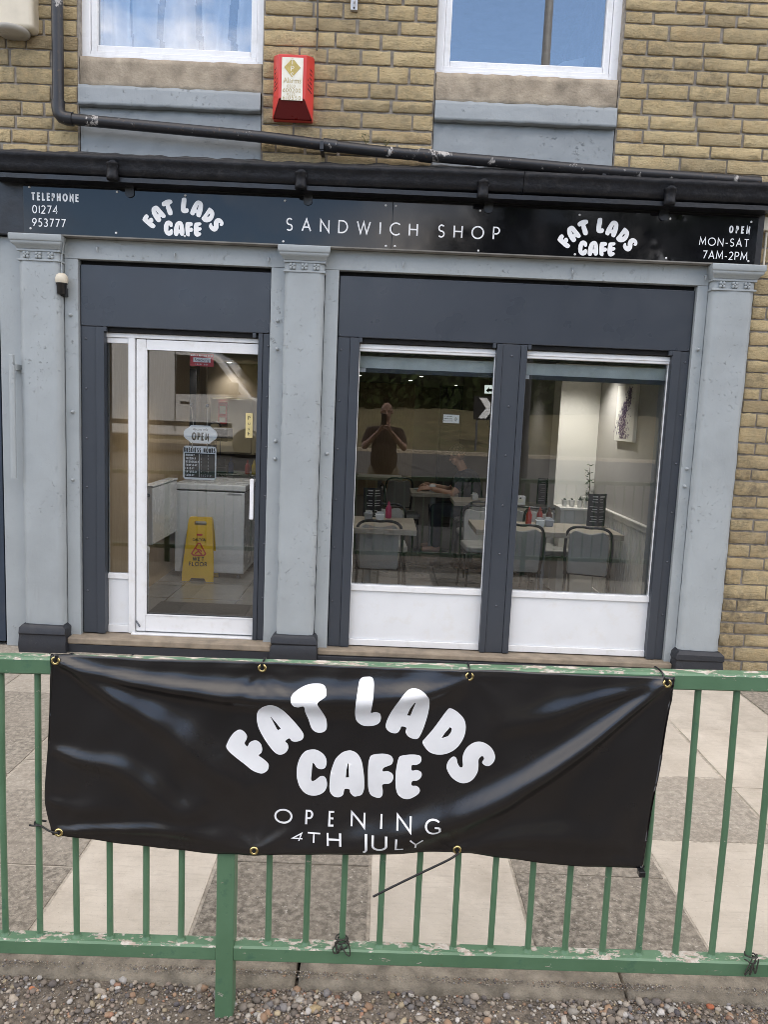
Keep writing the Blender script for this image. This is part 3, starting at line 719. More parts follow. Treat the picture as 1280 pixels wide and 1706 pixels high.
# ---- surrounds and pilasters
def plate(name, mat, x0, x1, y0, y1, z0, z1, bev=.004): return MB().box(x0, x1, y0, y1, z0, z1).build(name, mat, B, bev)
plate('lintel', 'grey', -2.158, 2.118, -.05, .2, 2.665, 2.792)
MB().prism_x([(-.12, 2.793), (-.12, 2.801), (-.04, 2.801), (-.04, 2.793)], -2.45, 2.4).build('fascia_soffit', plain('dusty_soffit', (.24, .23, .21), .9, .2), B)
for x0, x1 in ((-2.158, -2.068), (-.787, -.692), (-.428, -.337), (2.047, 2.118)): plate('jamb', 'grey', x0, x1, -.05, .3, .02, 2.664)
for x0, x1 in ((-2.068, -2.0), (-.86, -.787), (-.337, -.25), (1.98, 2.047)): plate('reveal', 'dark', x0, x1, .1, .3, .1, 2.66)
MB().box(-2.6, -2.432, -.03, .3, .0, 2.79).build('jamb', 'grey', B, .004)
for k, (x0, x1) in enumerate(((-2.428, -2.163), (-.690, -.430), (2.120, 2.394))):
    r_ = random.Random(k+20)
    p = thing  # noqa
    mb = MB(); nx, nz = 8, 60; vv = []; fs = []
    z0, z1 = .19, 2.70
    for j in range(nz+1):
        for i in range(nx+1):
            e = r_.uniform(-.0025, .0025)+.003*math.sin(j*.31+k)*math.sin(i*.9)
            xx = x0+(x1-x0)*i/nx; yy = -.12+e
            if i in (0, nx): yy += .012; xx += (.002 if i == 0 else -.002)+r_.uniform(-.003, .003)
            vv.append((xx, yy, z0+(z1-z0)*j/nz))
    for j in range(nz):
        for i in range(nx): a = j*(nx+1)+i; fs.append((a, a+1, a+nx+2, a+nx+1))
    n0 = len(vv)
    for j in range(nz+1): vv.append((x0, .1, z0+(z1-z0)*j/nz)); vv.append((x1, .1, z0+(z1-z0)*j/nz))
    for j in range(nz):
        a = j*(nx+1); fs.append((a, a+nx+1, n0+2*j+2, n0+2*j)); a += nx; fs.append((a+nx+1, a, n0+2*j+1, n0+2*j+3))
    mb.add(vv, fs); P = mb.build('pilaster', 'grey', B, smooth=True)
    c = MB(); cx0, cx1 = x0-.008, x1+.008
    c.box(cx0, cx1, -.128, .09, 2.628, 2.640); c.box(cx0, cx1, -.128, .09, 2.688, 2.702)
    pr = [(.09, 2.702), (-.13, 2.703), (-.138, 2.712), (-.15, 2.722), (-.162, 2.73), (-.166, 2.738), (-.166, 2.746), (-.172, 2.748), (-.176, 2.756), (-.176, 2.785), (-.17, 2.79), (.09, 2.79)]
    ov = .036
    n = len(pr); vv = []
    for s_ in (0, 1):
        for y, z in pr:
            ex = max(0, (-y-.128))/.048*ov
            vv.append(((x0-.004-ex) if s_ == 0 else (x1+.004+ex), y, z))
    fs = [tuple(range(n)), tuple(range(n, 2*n))[::-1]]
    for i in range(n): j = (i+1) % n; fs.append((j, i, i+n, j+n))
    c.add(vv, [f[::-1] for f in fs])
    c.build('capital', 'grey', P, .002)
    for q in range(3):
        rx = x0+(x1-x0)*(.2+.3*q); ro = MB()
        for t in range(4):
            a = t*math.pi/2+.78; ro.ball((rx+.015*math.cos(a), -.127, 2.664+.015*math.sin(a)), (.011, .009, .011), 8, 6)
        ro.ball((rx, -.13, 2.664), (.007, .008, .007), 8, 6); ro.build('rosette', 'grey', P)
    ck = MB(); a, b = x0-.028, x1+.028
    vv = []; fs = []
    def ring(xa, xb, y, z): return [(xa, y, z), (xb, y, z), (xb, .08, z), (xa, .08, z)]
    levels = [(a, b, -.16, -.01), (a-.004, b+.004, -.166, .05), (a, b, -.16, .10), (a+.004, b-.004, -.155, .125), (a-.002, b+.002, -.162, .135), (a+.002, b-.002, -.157, .17), (a+.02, b-.02, -.14, .192)]
    for l_ in levels: vv += [(p_[0]+r_.uniform(-.004, .004), p_[1]+r_.uniform(-.005, .005), p_[2]+r_.uniform(-.003, .003)) for p_ in ring(*l_)]
    for i in range(len(levels)-1):
        for j in range(4): a_ = i*4+j; b_ = i*4+(j+1) % 4; fs.append((a_, b_, b_+4, a_+4))
    fs.append(tuple(range(len(vv)-4, len(vv))))
    ck.add(vv, fs).build('plinth', 'plinth', P, .004)
# step, sills
MB().box(-2.135, -.72, -.13, .3, .06, .108).build('door_step', 'stepstone', B, .012)
MB().box(-2.132, -.722, -.122, .29, -.02, .059).build('step_riser', 'plinth', B, .004)
MB().box(-.40, 2.09, -.1, .3, .045, .085).build('stone_sill', 'stepstone', B, .01)
MB().box(-.398, 2.088, -.118, .29, -.02, .044).build('sill_riser', 'plinth', B, .004)
# hooks, bolts
def hook(x, z, y=-.05):
    MB().tube([(x, y+.01, z), (x, y-.014, z), (x+.001, y-.022, z-.006), (x, y-.022, z-.02), (x, y-.016, z-.028)], .0055, 8).build('hook', 'grey', B)
for x, z in ((-1.935, 2.742), (-1.424, 2.722), (-.805, 2.722), (.084, 2.73), (1.202, 2.728), (2.085, 2.73)): hook(x, z)
for x, z in ((-.735, 2.319), (-.735, 2.134), (-.732, 1.521), (-.732, 1.40), (-2.118, 2.3), (-2.11, 1.66), (-2.112, 1.2), (2.083, 2.25), (2.083, 1.45), (2.08, 1.33), (-.38, 1.45)):
    MB().lathe([(.012, 0), (.013, -.008), (.008, -.012), (.008, -.026), (.002, -.028)], (x, -.048, z), 10, 'y').build('wall_bolt', 'grey', B)

# ---- roller shutter boxes and guide rails
for x0, x1 in ((-2.064, -.79), (-.333, 2.043)):
    MB().box(x0, x1, -.022, .3, 2.236, 2.636).build('shutter_box', 'anthbox', B, .006)
    MB().box(x0, x1, .01, .3, 2.637, 2.664).build('shadow_gap', 'dark', B)
    MB().box(x0+.06, x1-.06, .0, .05, 2.205, 2.235).build('shutter_slot', 'dark', B)
    for X in (x0+.012, x1-.012): MB().lathe([(.006, 0), (.006, -.003), (.002, -.005)], (X, -.0215, 2.25), 10, 'y').build('screw_head', 'bolt', B)
def guide(parts, zb, bolts):
    for k, (x0, x1, y) in enumerate(parts):
        MB().box(x0, x1, y, .06, zb, 2.234).build('guide_rail', 'anth', B, .003)
    for X in bolts:
        for z in (2.16, 1.82, 1.48, 1.14, .8, .42):
            MB().lathe([(.0075, 0), (.0075, -.003), (.004, -.006), (.001, -.0065)], (X, min(p[2] for p in parts)-.0002 if False else [p[2] for p in parts if p[0] <= X <= p[1]][0], z+rnd.uniform(-.01, .01)), 10, 'y').build('rail_bolt', 'bolt', B)
guide([(-2.062, -1.963, -.018), (-1.9625, -1.905, -.028)], .118, [-2.03])
guide([(-.868, -.838, -.028), (-.8375, -.79, -.018)], .112, [-.80])
guide([(-.332, -.248, -.018), (-.2475, -.186, -.028)], .09, [-.31])
guide([(.742, .782, -.028), (.7825, .905, -.02), (.9055, .948, -.028)], .09, [.845])
guide([(1.928, 1.985, -.028), (1.9855, 2.044, -.018)], .09, [2.02])
for X in (-1.90, -.895, -.18, .725, .962, 1.915): MB().box(X-.012, X+.012, -.03, .02, 2.205, 2.236).build('shutter_stop', 'anth', B, .003)

# ---- shop windows
def shop_window(x0, x1):
    w_ = MB(); w_.box(x0, x1, .02, .075, 2.150, 2.2); w_.box(x0, x1, .012, .075, .49, .532)
    w_.box(x0-.03, x0+.004, .03, .075, .09, 2.2); w_.box(x1-.004, x1+.03, .03, .075, .09, 2.2); w_.box(x0, x1, .012, .075, .092, .138)
    W_ = w_.build('shop_window', 'white', B, .004)
    MB().box(x0, x1, .028, .05, .139, .489).build('kick_panel', 'kick', W_)
    MB().box(x0, x1, .033, .037, .139, .146).build('panel_bead', 'dark', W_) if False else None
    MB().box(x0+.005, x1-.005, .048, .054, .533, 2.149).build('pane', 'glass', W_)
    MB().box(x0, x1, .014, .04, 2.168, 2.178).build('head_bead', 'white', W_, .002)
    return W_
w1 = shop_window(-.186, .742); w2 = shop_window(.948, 1.93)
# ---- door and side light
dr = MB(); dr.box(-1.93, -.86, .02, .08, 2.172, 2.204); dr.box(-1.758, -1.712, .018, .08, .112, 2.172); dr.box(-1.935, -1.905, .03, .08, .112, 2.172)
DF = dr.build('door_frame', 'white', B, .004)
for y_, a_, b_ in ((.028, .5, .54), (.028, .112, .165), (.03, 2.135, 2.171)): MB().box(-1.905, -1.758, y_, .07, a_, b_).build('side_light_rail', 'white', DF, .003)
MB().box(-1.905, -1.758, .04, .06, .166, .499).build('side_panel', 'kick', DF)
MB().box(-1.905, -1.758, .046, .052, .541, 2.134).build('side_pane', 'glass', DF)
MB().box(-1.73, -.87, -.01, .3, .108, .118).build('threshold', 'white', DF, .002)
d = MB(); d.frame(-1.706, -.80, .128, 2.168, .026, .07, .068, .118, .062)
D = d.build('door', 'white', B, .006)
MB().frame(-1.640, -.866, .244, 2.108, .022, .034, .010).build('glazing_bead', 'white', D, .002)
MB().box(-1.636, -.87, .046, .052, .248, 2.104).build('pane', 'glass', D)
h_ = MB(); h_.box(-.905, -.878, -.03, -.006, .97, 1.252).box(-.898, -.885, -.006, .03, 1.0, 1.03).box(-.898, -.885, -.006, .03, 1.19, 1.22)
h_.build('handle', 'upvc', D, .004)
MB().tube([(-1.70, .02, .2), (-1.695, .008, .2), (-1.67, .006, .165)], .006, 8).build('door_stop', 'bolt', D)
ps = MB().box(-.955, -.905, .040, .0455, 1.53, 1.70).build('push_plate', plain('brass_push_plate', (.72, .6, .28), .35), D, .002)
for k, ch in enumerate('Push'): font_text(ps, ch, -.93, 1.655-.036*k, .026, .0395, 'tie', center=True, name='letter')

# ================================================================== SHOP SIGN
SY = -.1035
SG = thing('shop_sign', (0, -.1, 2.8), 'long glossy black fascia sign with white cafe lettering above the shopfront', 'sign')
so_ = (0, -.1, 2.8)
for x0, x1 in ((-2.397, .0005), (.0025, 2.383)):
    MB(so_).box(x0, x1, -.1035+.0005, -.087, 2.803, 3.106).build('sign_panel', 'signblack', SG, .0015)
for x, z in ((-2.355,3.091),(-2.351,2.833),(-1.788,3.085),(-1.795,2.828),(-1.346,3.081),(-1.347,2.826),(-.7,3.076),(-.705,2.82),(-.046,3.073),(.02,3.073),(-.035,2.82),(.024,2.82),(.567,3.066),(.57,2.815),(1.215,3.067),(1.202,2.818),(1.805,3.068),(1.8,2.82),(2.333,3.07),(2.339,2.823)):
    MB(so_).lathe([(.007, 0), (.0075, -.003), (.005, -.0055), (.001, -.006)], (x, -.103, z), 12, 'y').build('screw_cap', 'screw', SG)
for x in (-1.705, -.552, .62, 1.76):
    MB(so_).prism([(x-.029, 3.14), (x-.029, 3.075)]+[(x+.029*math.cos(R(a)), 3.075+.022*math.sin(R(a))) for a in range(200, 341, 20)]+[(x+.029, 3.075), (x+.029, 3.14)], -.112, -.1036).build('bracket_tab', 'facia', SG)
def logo(parent, cx, cz, wdt, hgt, y, off):
    for key, ch, hole in BUBBLE_ORDER:
        lp = [[(cx+(x+.026)*wdt/.750, cz+(z-.8428)*hgt/.351) for x, z in l_] for l_ in bubble_loops(key, hole)]
        me = fill_mesh('letter', lp, lambda x, z: Vector((x, y, z))-Vector(off)); me.materials.append(M['vinyl'])
        o = bpy.data.objects.new('letter', me); COL.objects.link(o); o.parent = parent
logo(SG, -1.360, 2.946, .527, .242, SY-.001, so_); logo(SG, 1.344, 2.934, .523, .241, SY-.001, so_)
T_ = dict(off=so_)
text(SG, 'SANDWICH', -.685, 2.892, .074, SY-.001, 'vinyl', width=.85, th=.125, **T_)
text(SG, 'SHOP', .305, 2.892, .074, SY-.001, 'vinyl', width=.395, th=.125, **T_)
text(SG, 'TELEPHONE', -2.338, 3.015, .04, SY-.001, 'vinyl', width=.296, th=.26, sx=.6, rc=True, **T_)
text(SG, '01274', -2.336, 2.932, .046, SY-.001, 'vinyl', width=.16, th=.14, **T_)
text(SG, '953777', -2.338, 2.85, .047, SY-.001, 'vinyl', width=.212, th=.14, **T_)
text(SG, 'OPEN', 2.198, 2.999, .038, SY-.001, 'vinyl', width=.128, th=.26, sx=.52, rc=True, **T_)
text(SG, 'MON-SAT', 2.010, 2.913, .046, SY-.001, 'vinyl', width=.32, th=.135, **T_)
text(SG, '7AM-2PM', 2.040, 2.829, .047, SY-.001, 'vinyl', width=.288, th=.135, **T_)

# ================================================================== WALL FITTINGS
al = thing('alarm_box', (-.672, -.03, 3.785), 'red burglar alarm box with faded white label on the sandstone wall', 'alarm box')
def qz(pts, fs, mat, name, par): MB().add(pts, fs).build(name, mat, par, .004)
# local coords: body tapering, wider at the back
F_ = -.085
vb = [(-.128,.03,-.195),(.128,.03,-.195),(.128,.03,.195),(-.128,.03,.195), (-.128,-.02,-.195),(.128,-.02,-.195),(.128,-.02,.19),(-.128,-.02,.19), (-.082,F_,-.09),(.082,F_,-.09),(.088,F_,.175),(-.088,F_,.175)]
MB().add(vb, [(0,4,7,3),(5,1,2,6),(3,7,6,2),(7,11,10,6),(4,8,11,7),(8,9,10,11),(9,5,6,10),(0,3,2,1),(0,1,5,4)]).build('housing', 'red', al, .006)
MB().add([(-.122,-.022,-.19),(.122,-.022,-.19),(.08,F_-.004,-.088),(-.08,F_-.004,-.088),(-.122,.0,-.192),(.122,.0,-.192)], [(0,1,2,3),(4,5,1,0),(4,0,3),(1,5,2)]).build('strobe_lens', 'darkred', al, .002)
MB().box(-.066, .068, F_-.0045, F_-.001, -.1, .155).build('paper_label', 'label', al)
lb = MB().prism([(0, .035), (.052, .095), (0, .15), (-.052, .095)], F_-.006, F_-.005).build('diamond_emblem', 'gold', al)
font_text(al, 'T\nP\nS', 0, .112, .034, F_-.0072, 'label', vertical=True)
font_text(al, 'Alarms', -.055, .002, .034, F_-.006, 'goldtext', width=.112)
text(al, '0500', -.03, -.024, .016, F_-.006, 'goldtext', width=.05, joined=True, name='lettering', th=.14)
text(al, '600200', -.056, -.052, .022, F_-.006, 'goldtext', width=.112, joined=True, name='lettering', th=.14)
text(al, '0535', -.03, -.072, .015, F_-.006, 'goldtext', width=.05, joined=True, name='lettering', th=.14)
text(al, '610550', -.056, -.097, .022, F_-.006, 'goldtext', width=.112, joined=True, name='lettering', th=.14)
for s_ in (-1, 1):
    for k in range(6):
        z = .105-.026*k; xa, xb = s_*.098, s_*.120
        ya = -.02+(F_+.02)*(.128-abs(xa))/(.128-.085); yb = -.02+(F_+.02)*(.128-abs(xb))/(.128-.085)
        MB().add([(xa, ya-.002, z+.012), (xb, yb-.002, z-.006), (xb, yb-.002, z-.014), (xa, ya-.002, z+.004)], [(0,1,2,3) if s_ < 0 else (3,2,1,0)]).build('sound_slot', 'dark', al)
# bulkhead floodlight in the top left corner
fl = thing('bulkhead_light', (-2.44, 0, 4.15), 'cream bulkhead light fitting at the top left corner of the wall', 'light')
MB().box(-.2, .118, -.1, .02, -.1, .26).build('housing', 'cream', fl, .03, 4)
MB().lathe([(.001, 0), (.085, .002), (.1, .012), (.105, .03), (.1, .035)], (-.02, -.07, -.135), 24).build('lens', plain('frosted_lens', (.42, .4, .36), .3), fl)
# cast iron downpipe
dp = thing('downpipe', (-2.172, -.07, 3.3), 'black cast iron downpipe turning to run down over the fascia', 'pipe')
od = (-2.172, -.07, 3.3)
MB(od).tube([(-2.172, -.075, 6.9), (-2.174, -.075, 3.62)], .036, 16).build('vertical_pipe', 'pipe', dp)
MB(od).tube([(-2.174, -.075, 3.635), (-2.174, -.075, 3.59), (-2.168, -.075, 3.56), (-2.148, -.075, 3.538), (-2.12, -.075, 3.53), (-2.08, -.075, 3.527)], .042, 16).build('elbow', 'pipe', dp)
run = [(-2.1, -.075, 3.528), (-1.5, -.075, 3.500), (-.85, -.076, 3.468), (-.45, -.078, 3.436), (-.07, -.08, 3.410), (.4, -.085, 3.388), (.787, -.09, 3.372), (1.2, -.1, 3.350), (1.6, -.11, 3.335), (1.95, -.125, 3.322), (2.35, -.13, 3.31)]
MB(od).tube(catmull(run, 4, False), .035, 16).build('sloping_pipe', 'pipe', dp)
for x, z in ((-.42, 3.434), (.2, 3.398)): MB(od).tube([(x-.045, -.08, z+.0035), (x+.045, -.08, z-.0035)], .041, 16).build('collar', 'pipe', dp)
for x, z in ((-.47, 3.44), (1.35, 3.345)):
    MB(od).box(x-.012, x+.012, -.13, .02, z-.055, z-.045).box(x-.012, x+.012, -.13, -.122, z-.05, z+.005).build('bracket', 'pipe', dp)
def weed(x, y, z, s, label):
    t = thing('weed', (x, y, z), label, 'weed'); mb = MB(); r_ = random.Random(int(x*100)+50)
    for k in range(9):
        a = r_.uniform(0, 6.28); l_ = s*r_.uniform(.5, 1); tip = Vector((math.cos(a)*l_*.5, math.sin(a)*l_*.3, l_))
        mb.tube([(0, 0, 0), tip*.5+Vector((0, 0, .01)), tip], [.0015, .001, .0005], 4)
    mb.build('stems', plain('weed_stem', (.16, .13, .05), .9), t)
    lf = MB()
    for k in range(26):
        a = r_.uniform(0, 6.28); h0 = r_.uniform(.2, .95)*s; c = Vector((math.cos(a)*h0*.4, math.sin(a)*h0*.25, h0)); u = Vector((math.cos(a), math.sin(a), r_.uniform(-.3, .6)))*s*.16; v = u.orthogonal()*.35
        lf.add([c, c+u*.5+v, c+u, c+u*.5-v], [(0,1,2,3)])
    lf.build('leaves', plain('weed_leaf', (.10, .12, .04), .8), t)
weed(-.19, -.085, 3.445, .07, 'small dry weed sprouting on the sloping pipe, the left one of two')
weed(-.06, -.085, 3.438, .055, 'small green weed sprouting on the sloping pipe below the alarm box')
# wall bracket, cable, small junction box on the right
wb = thing('wall_bracket', (-.3, -.02, 4.32), 'small galvanised bracket on the wall at the top edge', 'bracket')
MB().box(-.022, .022, -.006, .02, -.04, .08).build('plate', plain('galvanised', (.5, .5, .5), .4, metal=.6), wb, .002)
MB().tube([(0, 0, .02), (0, -.03, .02), (.004, -.04, .0), (0, -.03, -.015)], .006, 8).build('eye', plain('galvanised_eye', (.45, .45, .45), .4, metal=.6), wb)
MB().lathe([(.006, -.006), (.006, -.009)], (0, 0, -.028), 10, 'y').build('screw_hole', 'dark', wb)
cb = thing('wall_cable', (-.53, -.02, 4.03), 'thin dark cable hanging down the wall above the alarm box', 'cable')
MB().tube([(-.006, .0, .6), (-.004, -.004, .3), (0, -.003, .1), (0, -.003, 0)], .006, 8).build('cable_run', plain('grey_cable', (.1, .09, .08), .6), cb)
for z in (.35, .12): MB().box(-.011, .009, -.012, .012, z, z+.008).build('cable_clip', 'dark', cb)
jb = thing('junction_box', (2.47, -.03, 3.07), 'off white junction box at the right end of the fascia', 'box')
MB().box(-.05, .07, -.04, .02, -.04, .045).build('cover', 'cream', jb, .008)
MB().tube([(0, -.01, -.04), (0, -.012, -.3)], .008, 8).build('conduit', 'cream', jb)
# porch lamp with photocell
pl = thing('security_lamp', (-2.15, -.05, 2.5), 'small lamp with cream cap and black body beside the left pilaster', 'lamp')
MB().lathe([(.036, .0), (.040, .01), (.041, .03), (.034, .05), (.018, .062), (.001, .064)], (0, -.06, -.005), 20).build('cap', 'cream', pl)
MB().lathe([(.026, -.072), (.031, -.065), (.031, -.012), (.036, -.01), (.036, .0)], (0, -.06, -.005), 20).build('lamp_body', 'tie', pl)
MB().box(-.018, .018, -.05, .02, -.085, -.03).build('mount', 'tie', pl, .003)
MB().tube(catmull([(0, -.055, .06), (-.006, -.05, .12), (.002, -.05, .2), (.012, -.052, .25), (.004, -.07, .285), (-.02, -.09, .29)], 4, False), .004, 6).build('cable', 'grey', pl)
# neighbour shutter and its bar at the left edge
nb_ = thing('neighbouring_shopfront', (-3.2, 0, 0), 'navy painted shutter of the neighbouring shop at the left edge', 'shopfront')
on = (-3.2, 0, 0)
MB(on).box(-4.4, -2.608, -.028, .3, .03, 2.56).build('shutter', 'navy', nb_, .003)
MB(on).box(-4.4, -2.604, -.045, .29, 2.563, 2.79).build('shutter_box', 'navy', nb_, .004)
MB(on).box(-4.4, -2.9, -.08, .3, 2.795, 3.19).build('fascia', 'facia', nb_, .004)
for z in (.5, 1.0, 1.5, 2.0): MB(on).box(-4.4, -2.66, -.034, -.0285, z, z+.012).build('slat_joint', 'navy', nb_)
MB(on).tube([(-2.475, -.135, 1.95), (-2.475, -.14, 1.2)], .02, 10).build('locking_bar', 'grey', nb_)
MB(on).box(-2.50, -2.45, -.13, -.028, 1.92, 1.96).box(-2.488, -2.462, -.15, -.12, 1.88, 2.02).build('bar_bracket', 'grey', nb_, .004)

# ================================================================== GUARD RAIL
RY = -3.22
def zt(x): return 1.020+.017*x
def zb(x): return .163+.008*x
GR = thing('guard_railing', (0, RY, 0), 'chipped green steel pedestrian railing along the pavement edge', 'railing')
og = (0, RY, 0); hw = .0235
def rail(x0, x1, zf, name):
    n = max(2, int((x1-x0)/.08)); vv = []; fs = []
    rr = [(-hw, -hw+.004), (-hw, hw-.005), (-hw+.005, hw), (hw-.005, hw), (hw, hw-.005), (hw, -hw), (-hw+.004, -hw)]
    k = len(rr)
    for i in range(n+1):
        X = x0+(x1-x0)*i/n
        for y, z in rr: vv.append((X, RY+y, zf(X)+z))
    for i in range(n):
        for j in range(k): a = i*k+j; b = i*k+(j+1) % k; fs.append((a, a+k, b+k, b))
    fs += [tuple(range(k))[::-1], tuple(range(n*k, n*k+k))]
    o = MB(og).add(vv, [f[::-1] for f in fs]).build(name, 'green', GR)
    return o
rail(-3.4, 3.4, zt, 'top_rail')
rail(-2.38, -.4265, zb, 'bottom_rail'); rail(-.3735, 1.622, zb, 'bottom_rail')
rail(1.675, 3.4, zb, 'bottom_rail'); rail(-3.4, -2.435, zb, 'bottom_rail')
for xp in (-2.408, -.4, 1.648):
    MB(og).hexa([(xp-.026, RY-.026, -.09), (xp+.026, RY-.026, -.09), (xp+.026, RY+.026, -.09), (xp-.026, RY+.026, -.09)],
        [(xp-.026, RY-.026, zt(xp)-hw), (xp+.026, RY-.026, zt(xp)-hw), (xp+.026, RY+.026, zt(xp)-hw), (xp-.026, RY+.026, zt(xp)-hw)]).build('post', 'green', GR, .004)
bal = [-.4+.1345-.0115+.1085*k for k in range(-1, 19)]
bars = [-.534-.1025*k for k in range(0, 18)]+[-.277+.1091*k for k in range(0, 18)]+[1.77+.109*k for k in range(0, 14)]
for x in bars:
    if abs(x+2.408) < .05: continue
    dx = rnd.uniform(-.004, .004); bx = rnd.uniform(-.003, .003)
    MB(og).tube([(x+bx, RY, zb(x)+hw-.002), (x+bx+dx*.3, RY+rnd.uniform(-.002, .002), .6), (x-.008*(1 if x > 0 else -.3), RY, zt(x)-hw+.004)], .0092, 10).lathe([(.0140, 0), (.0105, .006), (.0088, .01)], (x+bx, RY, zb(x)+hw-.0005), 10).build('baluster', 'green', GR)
# remains of old ties knotted round the railing
def knot(x, z, seed, label):
    t = thing('frayed_cord', (x, RY-.012, z), label, 'cord'); r_ = random.Random(seed)
    for k in range(3):
        pts = [(.014*math.cos(a)*(1+.4*r_.random())+r_.uniform(-.004, .004), .004+.015*math.sin(a), .012*k+r_.uniform(-.006, .006)) for a in [q*.7 for q in range(10)]]
        MB().tube(catmull(pts, 3, False), .0022, 6).build('strand', plain('weathered_cord', (.035, .035, .03), .7), t)
    for k in range(3):
        a = r_.uniform(-2.6, -.4); MB().tube(catmull([(0, -.012, .01), (.02*math.cos(a), -.02, -.01), (.035*math.cos(a), -.022, -.016+r_.uniform(-.01, .05)), (.02*math.cos(a+.5), -.018, .03)], 3, False), .002, 6).build('loose_end', plain('weathered_cord_end', (.04, .038, .03), .7), t)
knot(-.06, zb(0)+.028, 2, 'frayed dark cord knotted round a baluster below the middle of the banner')
knot(1.142, zb(1)+.012, 5, 'frayed dark cord knotted on the bottom rail at the right edge')

# ================================================================== BANNER
BT = [(-.880, 1.046), (-.869, 1.0475), (-.6, 1.043), (-.308, 1.048), (.028, 1.046), (.263, 1.052), (.551, 1.048), (.809, 1.052), (.829, 1.05)]
BBt = [(-.891, .516), (-.656, .493), (-.42, .478), (-.316, .484), (-.185, .495), (.051, .504), (.258, .511), (.406, .497), (.559, .485), (.70, .483), (.782, .486), (.791, .497)]
BL_ = [(-.891, .516), (-.904, .57), (-.913, .631), (-.905, .74), (-.896, .832), (-.888, .94), (-.880, 1.046)]
BR_ = [(.791, .497), (.801, .64), (.812, .782), (.821, .92), (.829, 1.05)]
def pl_at(pts, t):
    ds = [0]
    for a, b in zip(pts, pts[1:]): ds.append(ds[-1]+math.dist(a, b))
    q = t*ds[-1]
    for i in range(len(pts)-1):
        if q <= ds[i+1]+1e-9:
            f = (q-ds[i])/(ds[i+1]-ds[i]); return (pts[i][0]+(pts[i+1][0]-pts[i][0])*f, pts[i][1]+(pts[i+1][1]-pts[i][1])*f)
    return pts[-1]
def sm_(p): return catmull(p, 4, False)
bt_, bb_, bl_, br_ = sm_(BT), sm_(BBt), sm_(BL_), sm_(BR_)
RIDGE = [ # polyline, width, height out, sharpness on upper side
 ([(-.869, 1.03), (-.7, .985), (-.45, .955), (-.2, .945), (.05, .962), (.2, 1.0), (.264, 1.03)], .030, .026),
 ([(-.869, 1.03), (-.71, .93), (-.56, .845), (-.46, .76), (-.36, .69)], .032, .021),
 ([(-.875, .765), (-.79, .74), (-.70, .725), (-.62, .67), (-.54, .605), (-.49, .61), (-.475, .65)], .032, .017),
 ([(.805, 1.03), (.67, .91), (.565, .82), (.43, .72), (.345, .664), (.13, .568), (-.04, .527), (-.30, .497)], .034, .033),
 ([(.79, 1.03), (.64, .985), (.50, .93), (.36, .89)], .022, .013),
 ([(.264, 1.025), (.16, .985), (.05, .97)], .014, .008),
 ([(-.87, .53), (-.6, .545), (-.45, .53), (-.316, .502)], .020, .013),
 ([(.258, .52), (.40, .56), (.55, .57), (.70, .55)], .03, .014),
 ([(-.9, .62), (-.83, .60), (-.7, .60)], .02, .007),
 ([(-.316, .5), (-.22, .56), (-.16, .62)], .018, .004),
]
RIDGE = [(np.array(catmull(p, 8, False)), w_, h_r) for p, w_, h_r in RIDGE]
GRO = [(-.869, 1.033, 0), (-.307, 1.030, 0), (.264, 1.033, 0), (.809, 1.036, 0), (-.872, .525, 1), (-.316, .502, 1), (.258, .523, 1), (.785, .492, 1)]
def ban_d(x, z):
    p = np.array((x, z)); d_ = 0.
    for pts, w_, h_r in RIDGE:
        a = pts[:-1]; b = pts[1:]; ab = b-a; t = np.clip(((p-a)*ab).sum(1)/((ab*ab).sum(1)+1e-12), 0, 1); q = a+ab*t[:, None]
        dv = p-q; dd = np.hypot(dv[:, 0], dv[:, 1]); i = int(dd.argmin()); along = (i+t[i])/len(ab); dist = dd[i]
        sgn = 1 if dv[i, 1] > 0 else -1
        ww = w_*(.35+1.3*min(along, .75))*(1.2 if sgn > 0 else 1.05)
        d_ += h_r*(.35+.65*math.sin(math.pi*min(1, max(0, along)))**.7)*math.exp(-(dist/ww)**2)
    for gx, gz, up_ in GRO:
        rr_ = math.hypot(x-gx, z-gz)
        if rr_ < .3: d_ += .0042*math.sin(9*math.atan2(z-gz, x-gx)+gx*7)*(rr_/.05)*math.exp(-rr_/.055)*.6
    d_ += .010*math.sin((x+.9)*1.8)*math.sin(max(0, min(1, (z-.49)/.55))*math.pi)
    d_ += .0016*math.sin(x*19+z*7)*math.sin(z*23-x*6)+.0010*math.sin(x*47-z*31)
    return d_
def ban_y(x, z): return -3.253-max(-.003, ban_d(x, z))
BAN = thing('banner', (0, -3.26, .5), 'black vinyl banner announcing the cafe opening, tied to the railing', 'banner')
ob_ = (0, -3.26, .5)
NU, NV = 200, 72; vv = []; fs = []
for j in range(NV+1):
    v = j/NV
    for i in range(NU+1):
        u = i/NU; T0 = pl_at(bt_, u); B0 = pl_at(bb_, u); L0 = pl_at(bl_, v); R0 = pl_at(br_, v)
        c00, c10, c01, c11 = bb_[0], bb_[-1], bt_[0], bt_[-1]
        P_ = [(1-v)*B0[k]+v*T0[k]+(1-u)*L0[k]+u*R0[k]-((1-u)*(1-v)*c00[k]+u*(1-v)*c10[k]+(1-u)*v*c01[k]+u*v*c11[k]) for k in (0, 1)]
        y = ban_y(P_[0], P_[1])
        hem = min(v, 1-v)*.55; hs = min(u, 1-u)*1.7
        if hem < .028: y -= .0012
        if hs < .03: y -= .0012
        vv.append((P_[0], y, P_[1]))
for j in range(NV):
    for i in range(NU): a = j*(NU+1)+i; fs.append((a, a+1, a+NU+2, a+NU+1))
sheet_ = MB(ob_).add(vv, fs).build('vinyl_sheet', 'banner', BAN, smooth=True)
sm = sheet_.modifiers.new('thick', 'SOLIDIFY'); sm.thickness = .0009; sm.offset = -1
